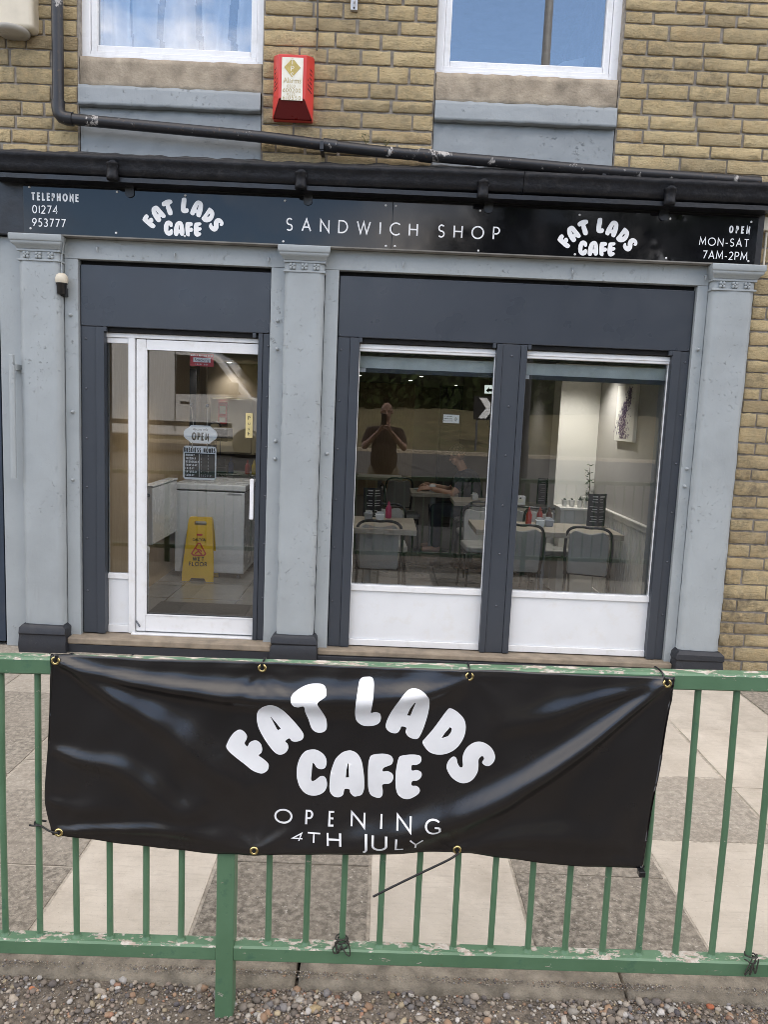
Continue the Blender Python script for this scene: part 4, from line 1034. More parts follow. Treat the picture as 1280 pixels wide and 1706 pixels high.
for key, ch, hole in BUBBLE_ORDER:
    me = fill_mesh('letter', bubble_loops(key, hole), lambda x, z: Vector((x, ban_y(x, z)-.0014, z))-Vector(ob_), .012)
    me.materials.append(M['vinyl']); me.polygons.foreach_set('use_smooth', [True]*len(me.polygons))
    o = bpy.data.objects.new('letter', me); COL.objects.link(o); o.parent = BAN
for ch, x0, x1 in (('O', -.262, -.212), ('P', -.174, -.145), ('E', -.109, -.084), ('N', -.046, -.004), ('I', .037, .042), ('N', .083, .126), ('G', .162, .204)):
    g = GL[ch][0]; text(BAN, ch, x0+.002, .584, .039, 0, 'vinyl', sx=(x1-x0-.004)/max(.03, g*.039) if ch != 'I' else 1, th=.145, surf=ban_y, off=ob_)
for ch, x0, x1, z0, h, shv in (('4', -.211, -.184, .537, .021, .35), ('T', -.166, -.131, .535, .026, 0), ('H', -.108, -.073, .528, .036, -.06), ('J', -.008, -.002, .524, .044, -.05), ('U', .018, .056, .524, .042, -.03), ('L', .083, .104, .527, .034, 0), ('Y', .12, .156, .529, .032, .06)):
    g = GL[ch][0]; text(BAN, ch, x0, z0, h, 0, 'vinyl', sx=(x1-x0)/(g*h) if ch != 'J' else 1.1, th=.16, shear=shv, surf=ban_y, off=ob_)
for x, z in ((-.869, 1.033), (-.307, 1.030), (.264, 1.033), (.809, 1.036), (-.872, .525), (-.316, .502), (.258, .523)):
    y = ban_y(x, z)-.0015
    g_ = MB(ob_).lathe([(.0055, -.001), (.006, -.003), (.009, -.0042), (.012, -.003), (.0125, .0)], (x, y, z), 20, 'y').build('grommet', 'brass', BAN)
    MB(ob_).lathe([(.0001, 0), (.0056, .0002)], (x, y-.0035, z), 14, 'y').build('eyelet_hole', 'dark', g_)
def tie(pts, r_=.0028): MB(ob_).tube(catmull(pts, 4, False), r_, 8).build('cable_tie', 'tie', BAN)
for x, z in ((-.869, 1.033), (-.307, 1.030), (.264, 1.033), (.809, 1.036)):
    y = ban_y(x, z); t = zt(x)+hw+.003
    lean = .016 if x < -.8 else (-.012 if x > .8 else 0)
    tie([(x, y-.006, z), (x+lean*.2, y-.006, z+.012), (x+lean*.5, RY-hw-.010, t-.012), (x+lean*.8, RY-hw-.001, t), (x+lean, RY, t+.002), (x+lean, RY+hw+.004, t-.004), (x+lean, RY+hw+.005, z-.02), (x, RY+hw-.002, z-.05)])
    MB(ob_).box(x-.004+lean*.3, x+.004+lean*.3, y-.011, y-.003, z+.008, z+.016).build('tie_head', 'tie', BAN)
tie([(-.872, ban_y(-.872, .525)-.006, .525), (-.9, RY-.035, .527), (-.93, RY-.016, .529), (-.952, RY-.01, .532), (-.955, RY+.012, .530), (-.93, RY+.015, .527)])
tie([(-.94, RY-.014, .53), (-.955, RY-.018, .531), (-.964, RY-.02, .534)])
tie([(-.316, ban_y(-.316, .502)-.006, .502), (-.30, RY-.02, .495), (-.277, RY-.012, .49), (-.27, RY+.012, .492)])
tie([(.258, ban_y(.258, .523)-.006, .523), (.256, RY-.04, .512), (.266, RY-.016, .505), (.276, RY+.01, .505)])
tie([(.262, ban_y(.258, .523)-.012, .520), (.235, -3.285, .507), (.15, -3.29, .462), (.08, -3.292, .423), (.025, -3.295, .392)], .0032)
tie([(.785, ban_y(.78, .49)-.004, .49), (.79, RY-.02, .478), (.80, RY-.012, .470), (.815, RY+.01, .474)])
MB(ob_).box(.776, .794, -3.275, -3.25, .468, .484).build('tie_head', 'tie', BAN, .002)

# ================================================================== GRAVEL AND LITTER
def gravel():
    rs = np.random.RandomState(5)
    ico = bmesh.new(); bmesh.ops.create_icosphere(ico, subdivisions=1, radius=1); ico.verts.ensure_lookup_table()
    base = np.array([v.co[:] for v in ico.verts]); tri = np.array([[v.index for v in f.verts] for f in ico.faces]); ico.free()
    N = 62000; X = rs.uniform(-1.9, 1.9, N); Y = -3.085-rs.uniform(0, 1, N)**1.5*.75
    cl = np.sin(X*6+Y*9)+np.sin(X*13-Y*5+1); keep = (rs.uniform(size=N) < .66+.24*cl)
    X, Y = X[keep], Y[keep]; N = len(X)
    S = .0014+.0028*rs.gamma(.75, 1.1, N); S = np.minimum(S, .017)
    edge = Y > -3.12; S[edge] = np.minimum(S[edge], .0035); S[edge & (rs.uniform(size=N) < .75)] *= .5
    pal = np.array([(.42,.36,.29),(.30,.25,.2),(.22,.19,.16),(.5,.46,.4),(.62,.59,.55),(.16,.14,.13),(.42,.27,.17),(.36,.2,.13),(.25,.235,.23),(.46,.38,.25),(.12,.11,.12),(.34,.27,.22)])
    pc = pal[rs.choice(len(pal), N, p=[.15,.15,.13,.1,.06,.1,.06,.03,.08,.06,.03,.05])]*rs.uniform(.6, 1.05, (N, 1))
    q = rs.normal(size=(N, 4)); q /= np.linalg.norm(q, axis=1)[:, None]; w_, x, y, z = q.T
    Rm = np.stack([1-2*(y*y+z*z), 2*(x*y-z*w_), 2*(x*z+y*w_), 2*(x*y+z*w_), 1-2*(x*x+z*z), 2*(y*z-x*w_), 2*(x*z-y*w_), 2*(y*z+x*w_), 1-2*(x*x+y*y)], 1).reshape(-1, 3, 3)
    sc = rs.uniform(.55, 1.2, (N, 3)); V = base[None]*(1+rs.uniform(-.2, .2, (N, len(base), 1)))*sc[:, None, :]
    V = np.einsum('nij,nkj->nki', Rm, V)*S[:, None, None]; V[:, :, 2] *= .75
    Zc = np.array([dirt_z(a, b) for a, b in zip(X, Y)])+S*.45; Zc = np.where(Y > -3.115, -.012+S*.4, Zc)
    V += np.stack([X, Y, Zc], 1)[:, None, :]
    nv = len(base); F = (tri[None]+(np.arange(N)*nv)[:, None, None]).reshape(-1, 3); V = V.reshape(-1, 3)
    me = bpy.data.meshes.new('gravel'); me.vertices.add(len(V)); me.vertices.foreach_set('co', V.ravel())
    me.loops.add(F.size); me.loops.foreach_set('vertex_index', F.ravel()); me.polygons.add(len(F)); me.polygons.foreach_set('loop_start', np.arange(0, F.size, 3)); me.polygons.foreach_set('loop_total', np.full(len(F), 3))
    ca = me.color_attributes.new('stone_col', 'FLOAT_COLOR', 'POINT'); cc = np.ones((len(V), 4)); cc[:, :3] = np.repeat(pc, nv, 0); ca.data.foreach_set('color', cc.ravel())
    me.update(calc_edges=True); me.validate(); me.materials.append(M['gravel'])
    o = bpy.data.objects.new('gravel', me); COL.objects.link(o); tag(o, 'loose mixed gravel along the edge of the pavement', 'gravel', kind='stuff')
gravel()
def rock(x, y, s, c, label, seed, flat=.6):
    r_ = random.Random(seed); bm = bmesh.new(); bmesh.ops.create_icosphere(bm, subdivisions=2, radius=1)
    pl_ = [Vector((r_.gauss(0, 1), r_.gauss(0, 1), r_.gauss(0, 1))).normalized() for _ in range(7)]
    for v in bm.verts:
        for n_ in pl_:
            d_ = v.co.dot(n_)
            if d_ > .72: v.co -= n_*(d_-.72)*.85
        v.co = Vector((v.co.x*s[0], v.co.y*s[1], v.co.z*s[1]*flat))
    me = bpy.data.meshes.new('stone'); bm.to_mesh(me); bm.free(); me.materials.append(plain('stone_'+str(seed), c, .9, .15, 40, .4, 120, .003))
    o = bpy.data.objects.new('stone', me); COL.objects.link(o); o.location = (x, y, dirt_z(x, y)+s[1]*flat*.5); o.rotation_euler = (0, 0, r_.uniform(0, 3))
    tag(o, label, 'stone')
rock(-.01, -3.147, (.019, .016), (.52, .47, .4), 'pale upright stone against the edging below the middle of the railing', 31, .9)
rock(-.135, -3.205, (.026, .016), (.36, .28, .16), 'tan angular stone on the gravel left of the middle', 32)
rock(.10, -3.135, (.012, .011), (.22, .17, .1), 'brown rounded stone beside the pale upright stone', 33)
rock(.96, -3.165, (.022, .017), (.42, .39, .34), 'flat grey stone on the gravel near the right side', 34, .5)
rock(1.085, -3.135, (.014, .011), (.48, .16, .08), 'orange red brick fragment on the gravel at the right', 35)
rock(-.66, -3.19, (.016, .012), (.25, .18, .11), 'brown lump of stone on the gravel left of the railing post', 36)
rock(-1.0, -3.165, (.010, .009), (.5, .2, .1), 'orange brick fragment on the gravel at the left edge', 37)
rock(.56, -3.12, (.012, .01), (.3, .23, .13), 'small ochre stone lying on the concrete edging', 38)
# cut tie and dry grass on the edging
ct = thing('cut_cable_tie', (.6, -3.0, .0), 'black cut cable tie lying on the pavement edge under the rail', 'cable tie')
MB().tube([(-.06, -.012, .004), (0, -.004, .008), (.06, .004, .007)], .0035, 6).build('strap', 'tie', ct)
MB().box(.056, .068, -.002, .01, .002, .013).build('tie_head', 'tie', ct)
gt = MB(); r_ = random.Random(9)
for k in range(110):
    X = 1.0+r_.gauss(0, .04); a = r_.uniform(0, 6.28); l_ = r_.uniform(.02, .06); b0 = Vector((X, -2.99+r_.uniform(-.012, .012), -.01)); tip = b0+Vector((math.cos(a)*l_*.8, math.sin(a)*l_*.5-.012, l_*.6))
    gt.tube([b0, (b0+tip)/2+Vector((0, 0, .006)), tip], [.0012, .001, .0004], 3)
tag(gt.build('dry_grass_tuft', plain('straw_grass', (.42, .34, .16), .9)), 'tuft of dry straw coloured grass growing at the pavement edge', 'grass', kind='stuff')

# ================================================================== CAFE INTERIOR
FL = .08
M['wallgrey'] = plain('warm_grey_emulsion', (.42, .40, .37), .85, .05, 2)
M['walltaupe'] = plain('taupe_emulsion', (.20, .165, .12), .85, .08, 2)
M['wallwhite'] = plain('white_emulsion', (.74, .72, .66), .85, .03, 2)
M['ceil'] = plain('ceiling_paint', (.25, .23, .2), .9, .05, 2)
def wood_mat(name, a, b, st=(1, 8, 8), rough=.45):
    n = NT(name); g = n.noise(6, 8, .6, stretch=st, dist=1.2)
    n.col(n.mix(n.ramp(g, .35, .65), a, b)); n.set(Roughness=rough); n.bump(g, .08, .002); return n.m
M['oak'] = wood_mat('pale_oak_board', (.46, .34, .2), (.38, .27, .15), (9, 9, .8))
M['tabletop'] = wood_mat('grey_oak_laminate', (.42, .37, .3), (.32, .28, .22), (1, 9, 9))
def floor_mat():
    n = NT('grey_floor_tile'); br = n.n('TexBrick'); br.inputs['Scale'].default_value = 1.0; br.offset = 0
    br.inputs['Color1'].default_value = (.19, .19, .185, 1); br.inputs['Color2'].default_value = (.16, .16, .155, 1); br.inputs['Mortar'].default_value = (.06, .06, .06, 1)
    br.inputs['Mortar Size'].default_value = .006; br.inputs['Brick Width'].default_value = .6; br.inputs['Row Height'].default_value = .6
    n.l(n.pos, br.inputs[0]); n.col(n.mix(n.ramp(n.noise(7, 6), .4, .7, 0, .4), br.outputs[0], (.12, .115, .11))); n.set(Roughness=.16); return n.m
M['floor'] = floor_mat()
def st(name, mat, *b, par=None): return tag(MB().box(*b).build(name, mat), kind='structure')
st('cafe_floor', 'floor', -3.3, 2.3, .302, 12.1, -.05, FL)
st('entrance_floor', 'floor', -1.98, -.86, .085, .30, -.05, FL-.002)
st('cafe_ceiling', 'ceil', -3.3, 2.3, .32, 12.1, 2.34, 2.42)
st('wall_right', 'wallgrey', 2.085, 2.28, .29, 12.05, 0, 2.339)
st('wall_back', 'walltaupe', -3.29, 2.08, 11.85, 12.04, 0, 2.339)
st('wall_left', 'oak', -2.28, -2.075, .31, 2.95, 0, 2.338)
st('wall_kitchen', 'walltaupe', -3.29, -3.1, 2.96, 11.84, 0, 2.338)
st('wall_partition', 'walltaupe', -3.09, -2.285, 2.7, 2.94, 0, 2.337)
st('wall_divider', 'walltaupe', -.62, -.52, 3.4, 7.0, 0, 2.337)
st('window_reveal', 'sillgrey', 1.962, 2.084, .085, .285, .0, 2.336)
st('stall_riser', 'wallwhite', -.33, 1.96, .078, .13, .04, .50)
st('chimney_breast', 'wallwhite', 1.70, 2.083, 2.2, 2.5, 0.01, 2.338)
# beaded wainscot on the right wall
wn = thing('wainscot', (2.08, .3, FL), 'white beaded wainscot panelling along the right wall of the cafe', 'panelling')
for k in range(32):
    y = .32+.058*k
    if y > 2.13: break
    MB((2.08, .3, FL)).box(2.068, 2.0845, y, y+.050, .09, .90).build('board', 'wallwhite', wn, .006)
MB((2.08, .3, FL)).box(2.055, 2.0846, .3, 2.19, .901, .94).box(2.045, 2.0846, .3, 2.19, .941, .958).build('dado_rail', 'wallwhite', wn, .004)
MB((2.08, .3, FL)).box(2.06, 2.0846, .3, 2.19, .081, .17).build('skirting', 'wallwhite', wn, .003)
# plant ledge in front of the chimney breast
lg = thing('plant_ledge', (1.88, 2.0, FL), 'white boxed ledge carrying small pot plants', 'ledge')
MB((1.88, 2.0, FL)).box(1.712, 2.06, 1.93, 2.195, FL+.001, .90).build('ledge_box', 'wallwhite', lg, .004)
MB((1.88, 2.0, FL)).box(1.70, 2.066, 1.91, 2.197, .901, .925).build('ledge_top', 'wallwhite', lg, .004)
# canvas of purple flowers
cv = thing('wall_canvas', (2.06, 1.32, 1.58), 'tall white canvas painted with a purple plume on the right wall', 'picture')
oc = (2.06, 1.32, 1.58)
MB(oc).box(2.055, 2.084, 1.06, 1.57, 1.585, 2.06).build('canvas', 'wallwhite', cv, .003)
r_ = random.Random(3); daubs = MB(oc)
for k in range(700):
    t = r_.random(); cy = 1.30+.06*math.sin(t*5)-.05*t+.02; wd = .085*(1-.45*t)*(.6+.4*math.sin(3.1*t+.3))
    y = cy+r_.gauss(0, wd); z = 1.61+.43*t; a = r_.uniform(0, 6.28); s_ = r_.uniform(.006, .018); x = 2.0545-r_.random()*.0015
    daubs.add([(x, y+s_*math.cos(a), z+s_*1.3*math.sin(a)), (x, y+s_*.4*math.cos(a+1.6), z+s_*.5*math.sin(a+1.6)), (x, y-s_*math.cos(a), z-s_*1.3*math.sin(a)), (x, y-s_*.4*math.cos(a+1.6), z-s_*.5*math.sin(a+1.6))], [(0,1,2,3)])
daubs.build('painted_plume', plain('purple_paint', (.10, .035, .17), .5, .4, 40), cv)
# roller blinds
for k, (x0, x1, lab) in enumerate(((-.19, .745, 'half translucent roller blind pulled up in the left shop window'), (.945, 1.955, 'half translucent roller blind pulled up in the right shop window'))):
    bl = thing('roller_blind', ((x0+x1)/2, .12, 2.13), lab, 'blind', 'roller blinds in the shop windows'); o_ = ((x0+x1)/2, .12, 2.13)
    z0 = 2.045
    MB(o_).box(x0, x1, .118, .121, z0, 2.125).build('fabric', plain('pale_blind_fabric_%d' % k, (.80, .86, .83), .8), bl)
    MB(o_).tube([(x0, .14, 2.15), (x1, .14, 2.15)], .018, 12).build('roller', plain('blind_tube_%d' % k, (.05, .05, .05), .6), bl)
    MB(o_).box(x0, x1, .110, .13, z0-.032, z0-.0005).build('bottom_bar', 'anth', bl, .003)
    MB(o_).box(x0+.004, x0+.05, .106, .1095, z0-.030, z0-.004).build('tag', 'upvc', bl)

# downlights in the ceiling
M['bulb'] = glow('downlight_bulb', (1., .93, .82), 8)
def downlight(x, y, lab, watts=5.):
    t = thing('downlight', (x, y, 2.34), lab, 'light', 'recessed downlights in the cafe ceiling')
    MB().lathe([(.036, -.001), (.05, -.001), (.05, -.008), (.045, -.011), (.036, -.008)], (0, 0, 0), 16).build('bezel', 'white', t)
    MB().lathe([(.033, -.004), (.033, -.0095), (.001, -.0096)], (0, 0, 0), 16).build('bulb', 'bulb', t)
    l_ = bpy.data.lights.new('downlight_lamp', 'SPOT'); l_.energy = watts; l_.spot_size = R(120); l_.spot_blend = .8; l_.color = (1, .97, .92); l_.shadow_soft_size = .03
    lo = bpy.data.objects.new('downlight_lamp', l_); COL.objects.link(lo); lo.parent = t; lo.location = (0, 0, -.02)
for x, y, lab in ((-.43, 7.5, 'lone lit downlight at the left edge of the left shop window'), (.56, 7.0, 'nearest lit downlight of the middle row in the left shop window'), (.44, 8.5, 'second lit downlight of the middle row in the left shop window'),
        (.33, 10.3, 'third lit downlight of the middle row in the left shop window'), (.24, 11.5, 'farthest lit downlight of the middle row in the left shop window'), (1.57, 6.9, 'nearest lit downlight of the right row, beside the exit box'),
        (1.46, 8.2, 'second lit downlight of the right row, left of the exit box'), (1.37, 9.8, 'farthest lit downlight of the right row, above the black cabinet'),
        (.6, 5.3, 'lit downlight of the middle row hidden above the roller blind'), (.62, 3.4, 'lit downlight over the seated person'), (1.62, 5.2, 'lit downlight of the right row hidden above the roller blind')):
    downlight(x, y, lab, 3 if y > 6 else 5)
downlight(1.78, 1.72, 'small lit round downlight washing the white pier', 22)
downlight(-1.35, 1.25, 'added unseen downlight brightening the freezer by the door', 22)  # added lamp above the door view, brightens freezer and wet floor sign
downlight(.1, .72, 'added unseen downlight brightening the left window chairs', 5); downlight(1.35, .72, 'added unseen downlight brightening the right window chairs', 5)  # added lamps hidden by the blinds, brighten the chairs at the windows
for x, y, lab in ((-2.14, 5.35, 'lit downlight over the cream wall units behind the door'), (-2.2, 4.3, 'lit downlight over the coffee machine'), (-1.2, 3.0, 'lit downlight between the freezer and the counter')): downlight(x, y, lab, 9)

# ---- furniture
M['chairpad'] = plain('grey_vinyl_upholstery', (.36, .355, .33), .5, .1, 6, .15, 160, .001)
M['chairframe'] = plain('black_tube_frame', (.012, .012, .013), .35)
def chair(name, loc, label, rz):
    t = thing(name, loc, label, 'chair', 'upholstered cafe chairs', rz)
    # sits facing +y, backrest at -y
    out_ = [(-.175, .44), (-.185, .55), (-.186, .68), (-.172, .755), (-.13, .79), (-.06, .80), (0, .795), (.06, .80), (.13, .79), (.172, .755), (.186, .68), (.185, .55), (.175, .44)]
    def lean(z): return -.2-.10*(z-.44)
    fr = [(x, lean(z), z) for x, z in catmull([(-.17, .34)]+out_+[(.17, .34)], 3, False)]
    MB().tube(fr, .012, 8).build('back_frame', 'chairframe', t)
    inn = catmull([(-.155, .40), (-.16, .55), (-.16, .67), (-.15, .735), (-.11, .765), (-.05, .752), (0, .745), (.05, .752), (.11, .765), (.15, .735), (.16, .67), (.16, .55), (.155, .40)], 2, False)
    mb = MB(); n = len(inn); vv = [(x, lean(z)-.016, z) for x, z in inn]+[(x, lean(z)+.03, z) for x, z in inn]
    fs = [tuple(range(n))[::-1], tuple(range(n, 2*n))]
    for i in range(n): j = (i+1) % n; fs.append((i, j, j+n, i+n))
    mb.add(vv, [f[::-1] for f in fs]).build('backrest', 'chairpad', t, .008)
    MB().prism_z([(-.19, -.2), (.19, -.2), (.205, .18), (.17, .22), (-.17, .22), (-.205, .18)], .41, .465).build('seat', 'chairpad', t, .018, 3)
    MB().box(-.19, .19, -.195, -.175, .388, .409).box(-.19, .19, .175, .195, .388, .409).box(-.19, -.172, -.175, .175, .388, .409).box(.172, .19, -.175, .175, .388, .409).build('seat_frame', 'chairframe', t)
    for sx in (-1, 1):
        MB().tube([(sx*.18, .185, .40), (sx*.195, .20, .0)], .0115, 8).build('leg', 'chairframe', t)
        MB().tube([(sx*.172, -.185, .42), (sx*.175, -.195, .3), (sx*.185, -.25, .0)], .0115, 8).build('leg', 'chairframe', t)
    return t
CH = [((.0, 1.06), 0, 'grey chair with its back to the left shop window'),
      ((1.16, 1.17), .06, 'grey chair pushed in beside the mullion of the right shop window'),
      ((1.79, 1.16), -.28, 'grey chair turned askew with its back to the right shop window'),
      ((.06, 1.78), math.pi, 'grey chair on the far side of the left window table'),
      ((1.6, 1.95), math.pi, 'grey chair on the far side of the right window table'),
      ((1.0, 1.95), math.pi+.1, 'grey chair between the two rows of tables near the mullion'),
      ((1.05, 2.78), .1, 'cream lit chair pulled up to the middle table'),
      ((1.45, 2.5), .0, 'grey chair tucked behind the right window table by the white pier'),
      ((.25, 4.05), -1.45, 'empty chair facing the seated man across his table'),
      ((1.12, 4.05), 1.57, 'chair the seated man sits on'),
      ((.2, 5.3), .2, 'empty dark chair at the back of the room')]
c0 = None
for (x, y), rz, lab in CH:
    if c0 is None: c0 = chair('cafe_chair', (x, y, FL), lab, rz)
    else: copy_thing(c0, (x, y, FL), rz, lab)
def table(x0, x1, y0, y1, label):
    cx, cy = (x0+x1)/2, (y0+y1)/2; t = thing('cafe_table', (cx, cy, FL), label, 'table', 'cafe tables'); hx, hy = (x1-x0)/2, (y1-y0)/2
    MB().box(-hx, hx, -hy, hy, .695, .74).build('table_top', 'tabletop', t, .004)
    MB().tube([(0, 0, .03), (0, 0, .694)], .035, 14).build('pedestal', plain('table_post', (.4, .42, .44), .4, metal=.3), t)
    MB().lathe([(.22, .001), (.22, .012), (.05, .03), (.04, .04)], (0, 0, 0), 20).build('base', 'chairframe', t)
    return t
table(-.48, .301, .78, 1.50, 'pale oak topped table behind the left shop window')
table(.80, 2.03, .98, 1.58, 'long pale oak topped table behind the right shop window')
table(.80, 1.25, 2.98, 3.5, 'pale table in the second row near the mullion')
table(1.36, 2.05, 2.72, 3.3, 'pale table in the second row behind the white pier')
table(.36, .92, 3.75, 4.35, 'table where the seated man eats')
table(-.35, .3, 5.7, 6.3, 'table far back on the left of the dining room')
TT = FL+.74
def ramekin(x, y, c, label, s=1., name='sugar_pot'):
    t = thing(name, (x, y, TT), label, 'pot')
    MB().hexa([(-.032*s, -.032*s, 0), (.032*s, -.032*s, 0), (.032*s, .032*s, 0), (-.032*s, .032*s, 0)], [(-.04*s, -.04*s, .06*s), (.04*s, -.04*s, .06*s), (.04*s, .04*s, .06*s), (-.04*s, .04*s, .06*s)]).build('pot_body', plain('ceramic_%d' % int(abs(x)*1000), c, .3), t, .006)
    for k in range(5):
        a = k*1.3; MB().box(.018*math.cos(a)-.012, .018*math.cos(a)+.012, .015*math.sin(a)-.002, .015*math.sin(a)+.002, .02, .075*s+.008*math.sin(k)).build('sachet', plain('sachet_%d_%d' % (k, int(abs(x)*1000)), rnd.choice([(.75, .75, .72), (.7, .68, .6), (.6, .62, .65)]), .6), t)
ramekin(-.10, 1.30, (.33, .35, .36), 'grey square pot of sachets on the left window table')
ramekin(.0, 1.24, (.72, .74, .75), 'white square pot of sachets on the left window table')
ramekin(1.385, 1.28, (.70, .76, .78), 'white square pot of sachets on the right window table')
ramekin(1.475, 1.34, (.36, .38, .42), 'grey square pot of sachets on the right window table')
ramekin(1.05, 3.25, (.72, .72, .7), 'white pot on the second row table')
def bottle(x, y, c, label, z=TT, s=1.):
    t = thing('sauce_bottle', (x, y, z), label, 'bottle')
    MB().lathe([(.024*s, 0), (.027*s, .01), (.027*s, .09*s), (.014*s, .115*s)], (0, 0, 0), 14).build('bottle_body', plain('sauce_%d' % int((x+3)*1000), c, .3), t)
    MB().lathe([(.014*s, .1155*s), (.013*s, .13*s), (.005*s, .15*s), (.003*s, .155*s)], (0, 0, 0), 12).build('nozzle', plain('nozzle_%d' % int((x+3)*1000), tuple(v*.8 for v in c), .4), t)
bottle(1.31, 1.40, (.42, .03, .02), 'red sauce bottle on the right window table, left of the pots')
bottle(1.42, 1.47, (.36, .05, .03), 'red sauce bottle standing behind the pots on the right window table')
bottle(1.50, 1.46, (.10, .04, .02), 'brown sauce bottle behind the grey pot')
bottle(.075, 1.44, (.40, .05, .12), 'pink sauce bottle on the left window table')
def menu(x, y, label, h=.28, rz=.5, z=TT):
    t = thing('menu_stand', (x, y, z), label, 'menu', 'folded black menus standing on the tables', rz)
    for s_ in (-1, 1):
        pnl = MB().add([(0, 0, .002), (s_*.085, .04, .002), (s_*.085, .04, h), (0, 0, h), (0, .002, .002), (s_*.085, .042, .002), (s_*.085, .042, h), (0, .002, h)],
            [(0,1,2,3),(7,6,5,4),(1,5,6,2),(3,2,6,7),(0,3,7,4),(1,0,4,5)] if s_ > 0 else [(3,2,1,0),(4,5,6,7),(2,6,5,1),(7,6,2,3),(4,7,3,0),(5,4,0,1)]).build('menu_panel', plain('menu_black_%d%d' % (int(x*100), s_), (.012, .013, .016), .35), t)
        ln = MB(); r2 = random.Random(int(x*100)+s_)
        for k in range(11):
            zz = h-.03-.022*k
            if k in (3, 7): continue
            a, b = .010, .010+r2.uniform(.03, .062)
            f = lambda q: (s_*q, .04*q/.085-.0012)
            (xa, ya), (xb, yb) = f(a), f(b); hh = .006 if k else .011
            ln.add([(xa, ya, zz), (xb, yb, zz), (xb, yb, zz+hh), (xa, ya, zz+hh)], [(0,1,2,3) if s_ > 0 else (3,2,1,0)])
        ln.build('printed_lines', plain('menu_print_%d%d' % (int(x*100), s_), (.5, .5, .5), .6), pnl)
menu(1.93, 1.44, 'tall black folded menu standing on the right window table', .29, .15)
menu(-.06, 1.46, 'black folded menu behind the pots on the left window table', .26, .3)
menu(1.80, 3.05, 'black folded menu left of the white pier', .29, .1)
def succulent(x, y, label, z=.926, kind=0):
    t = thing('pot_plant', (x, y, z), label, 'plant'); r2 = random.Random(int(x*1000))
    MB().lathe([(.022, 0), (.03, .06), (.031, .066), (.027, .066), (.025, .055), (.001, .055)], (0, 0, 0), 16).build('pot', plain('white_pot_%d' % int(x*1000), (.75, .74, .7), .4), t)
    lf = MB()
    for k in range(34 if kind == 0 else 22):
        a = r2.uniform(0, 6.28); el = r2.uniform(.2, 1.4); l_ = (.026 if kind == 0 else .06)*r2.uniform(.7, 1.1)
        d_ = Vector((math.cos(a)*math.cos(el), math.sin(a)*math.cos(el), math.sin(el))); s_ = Vector((-math.sin(a), math.cos(a), 0))*.006; b0 = Vector((0, 0, .056))
        lf.add([b0-s_*.5, b0+d_*l_*.6-s_, b0+d_*l_, b0+d_*l_*.6+s_, b0+s_*.5], [(0,1,2,3,4)])
    lf.build('leaves', plain('succulent_leaf_%d' % int(x*1000), (.05, .09, .05), .6, .2, 30), t)
succulent(1.765, 2.02, 'round succulent in a white pot, leftmost on the ledge'); succulent(1.835, 2.03, 'round succulent in a white pot, second from the left on the ledge')
succulent(1.905, 2.0, 'spiky succulent in a white pot on the ledge', kind=1); succulent(1.965, 1.97, 'spiky succulent in front of the tall plant on the ledge', kind=1)
tp = thing('tall_pot_plant', (2.0, 2.07, .926), 'tall leafy plant in a square white planter on the ledge', 'plant')
MB().box(-.05, .05, -.05, .05, 0, .1).build('planter', 'wallwhite', tp, .004)
MB().tube([(0, 0, .08), (.01, 0, .2), (-.01, .0, .38)], [.005, .004, .002], 6).build('stem', plain('plant_stem', (.08, .09, .03), .8), tp)
r2 = random.Random(12); lf = MB()
for k in range(46):
    z = r2.uniform(.1, .42); a = r2.uniform(0, 6.28); l_ = r2.uniform(.03, .06); d_ = Vector((math.cos(a), math.sin(a)*.8, r2.uniform(-.4, .4))).normalized(); s_ = d_.cross(Vector((0, 0, 1)))*.018; b0 = Vector((.01*math.sin(z*12), 0, z))+d_*.012
    lf.add([b0, b0+d_*l_*.5-s_, b0+d_*l_, b0+d_*l_*.5+s_], [(0,1,2,3)])
lf.build('leaves', plain('plant_leaf', (.045, .085, .025), .55, .25, 30), tp)

# things farther back
ex = thing('exit_sign', (1.5, 5.9, 2.14), 'small lit emergency exit box hanging from the ceiling', 'sign')
MB().box(-.07, .07, -.02, .02, -.06, .06).build('sign_face', glow('exit_face', (.75, .85, .8), .3), ex, .006)
MB().prism([(-.05, -.02), (-.01, -.05), (-.01, -.03), (.05, -.03), (.05, .01), (-.01, .01), (-.01, .03)], -.0225, -.0205).build('arrow', 'dark', ex)
MB().tube([(0, 0, .06), (0, 0, .2)], .006, 8).build('drop_rod', 'dark', ex)
ca = thing('black_cabinet', (.98, 6.3, FL), 'tall black cabinet at the back of the dining room', 'cabinet')
MB().box(-.15, .17, -.15, .2, .0, 2.1).build('carcass', 'dark', ca, .004)
MB().box(-.13, .15, -.158, -.1505, .06, 2.05).build('door_panel', plain('black_laminate', (.015, .014, .013), .4), ca, .003)
MB().tube([(.12, -.175, .95), (.12, -.175, 1.2)], .007, 8).build('handle', 'bolt', ca)
wa = thing('wire_wall_art', (1.95, 6.6, 1.75), 'round black metal wall ornament behind the mullion', 'ornament')
for rr in (.36, .25, .14):
    MB().tube([(rr*math.cos(R(a)), 0, rr*math.sin(R(a))) for a in range(0, 361, 12)], .012, 6).build('ring', 'dark', wa)
for a in range(0, 360, 24): MB().tube([(.1*math.cos(R(a)), 0, .1*math.sin(R(a))), (.36*math.cos(R(a+14)), 0, .36*math.sin(R(a+14)))], .007, 6).build('spoke', 'dark', wa)
st('dining_screen', 'walltaupe', 1.2, 2.084, 6.66, 6.74, .081, 2.33)
st('panelled_screen', 'oak', -.5, .6, 10.2, 10.3, .081, 2.33)
nd = thing('napkin_dispenser', (1.5, 2.95, TT), 'white napkin dispenser on the second row table', 'dispenser')
MB().box(-.06, .06, -.045, .045, 0, .1).build('case', 'upvc', nd, .01)
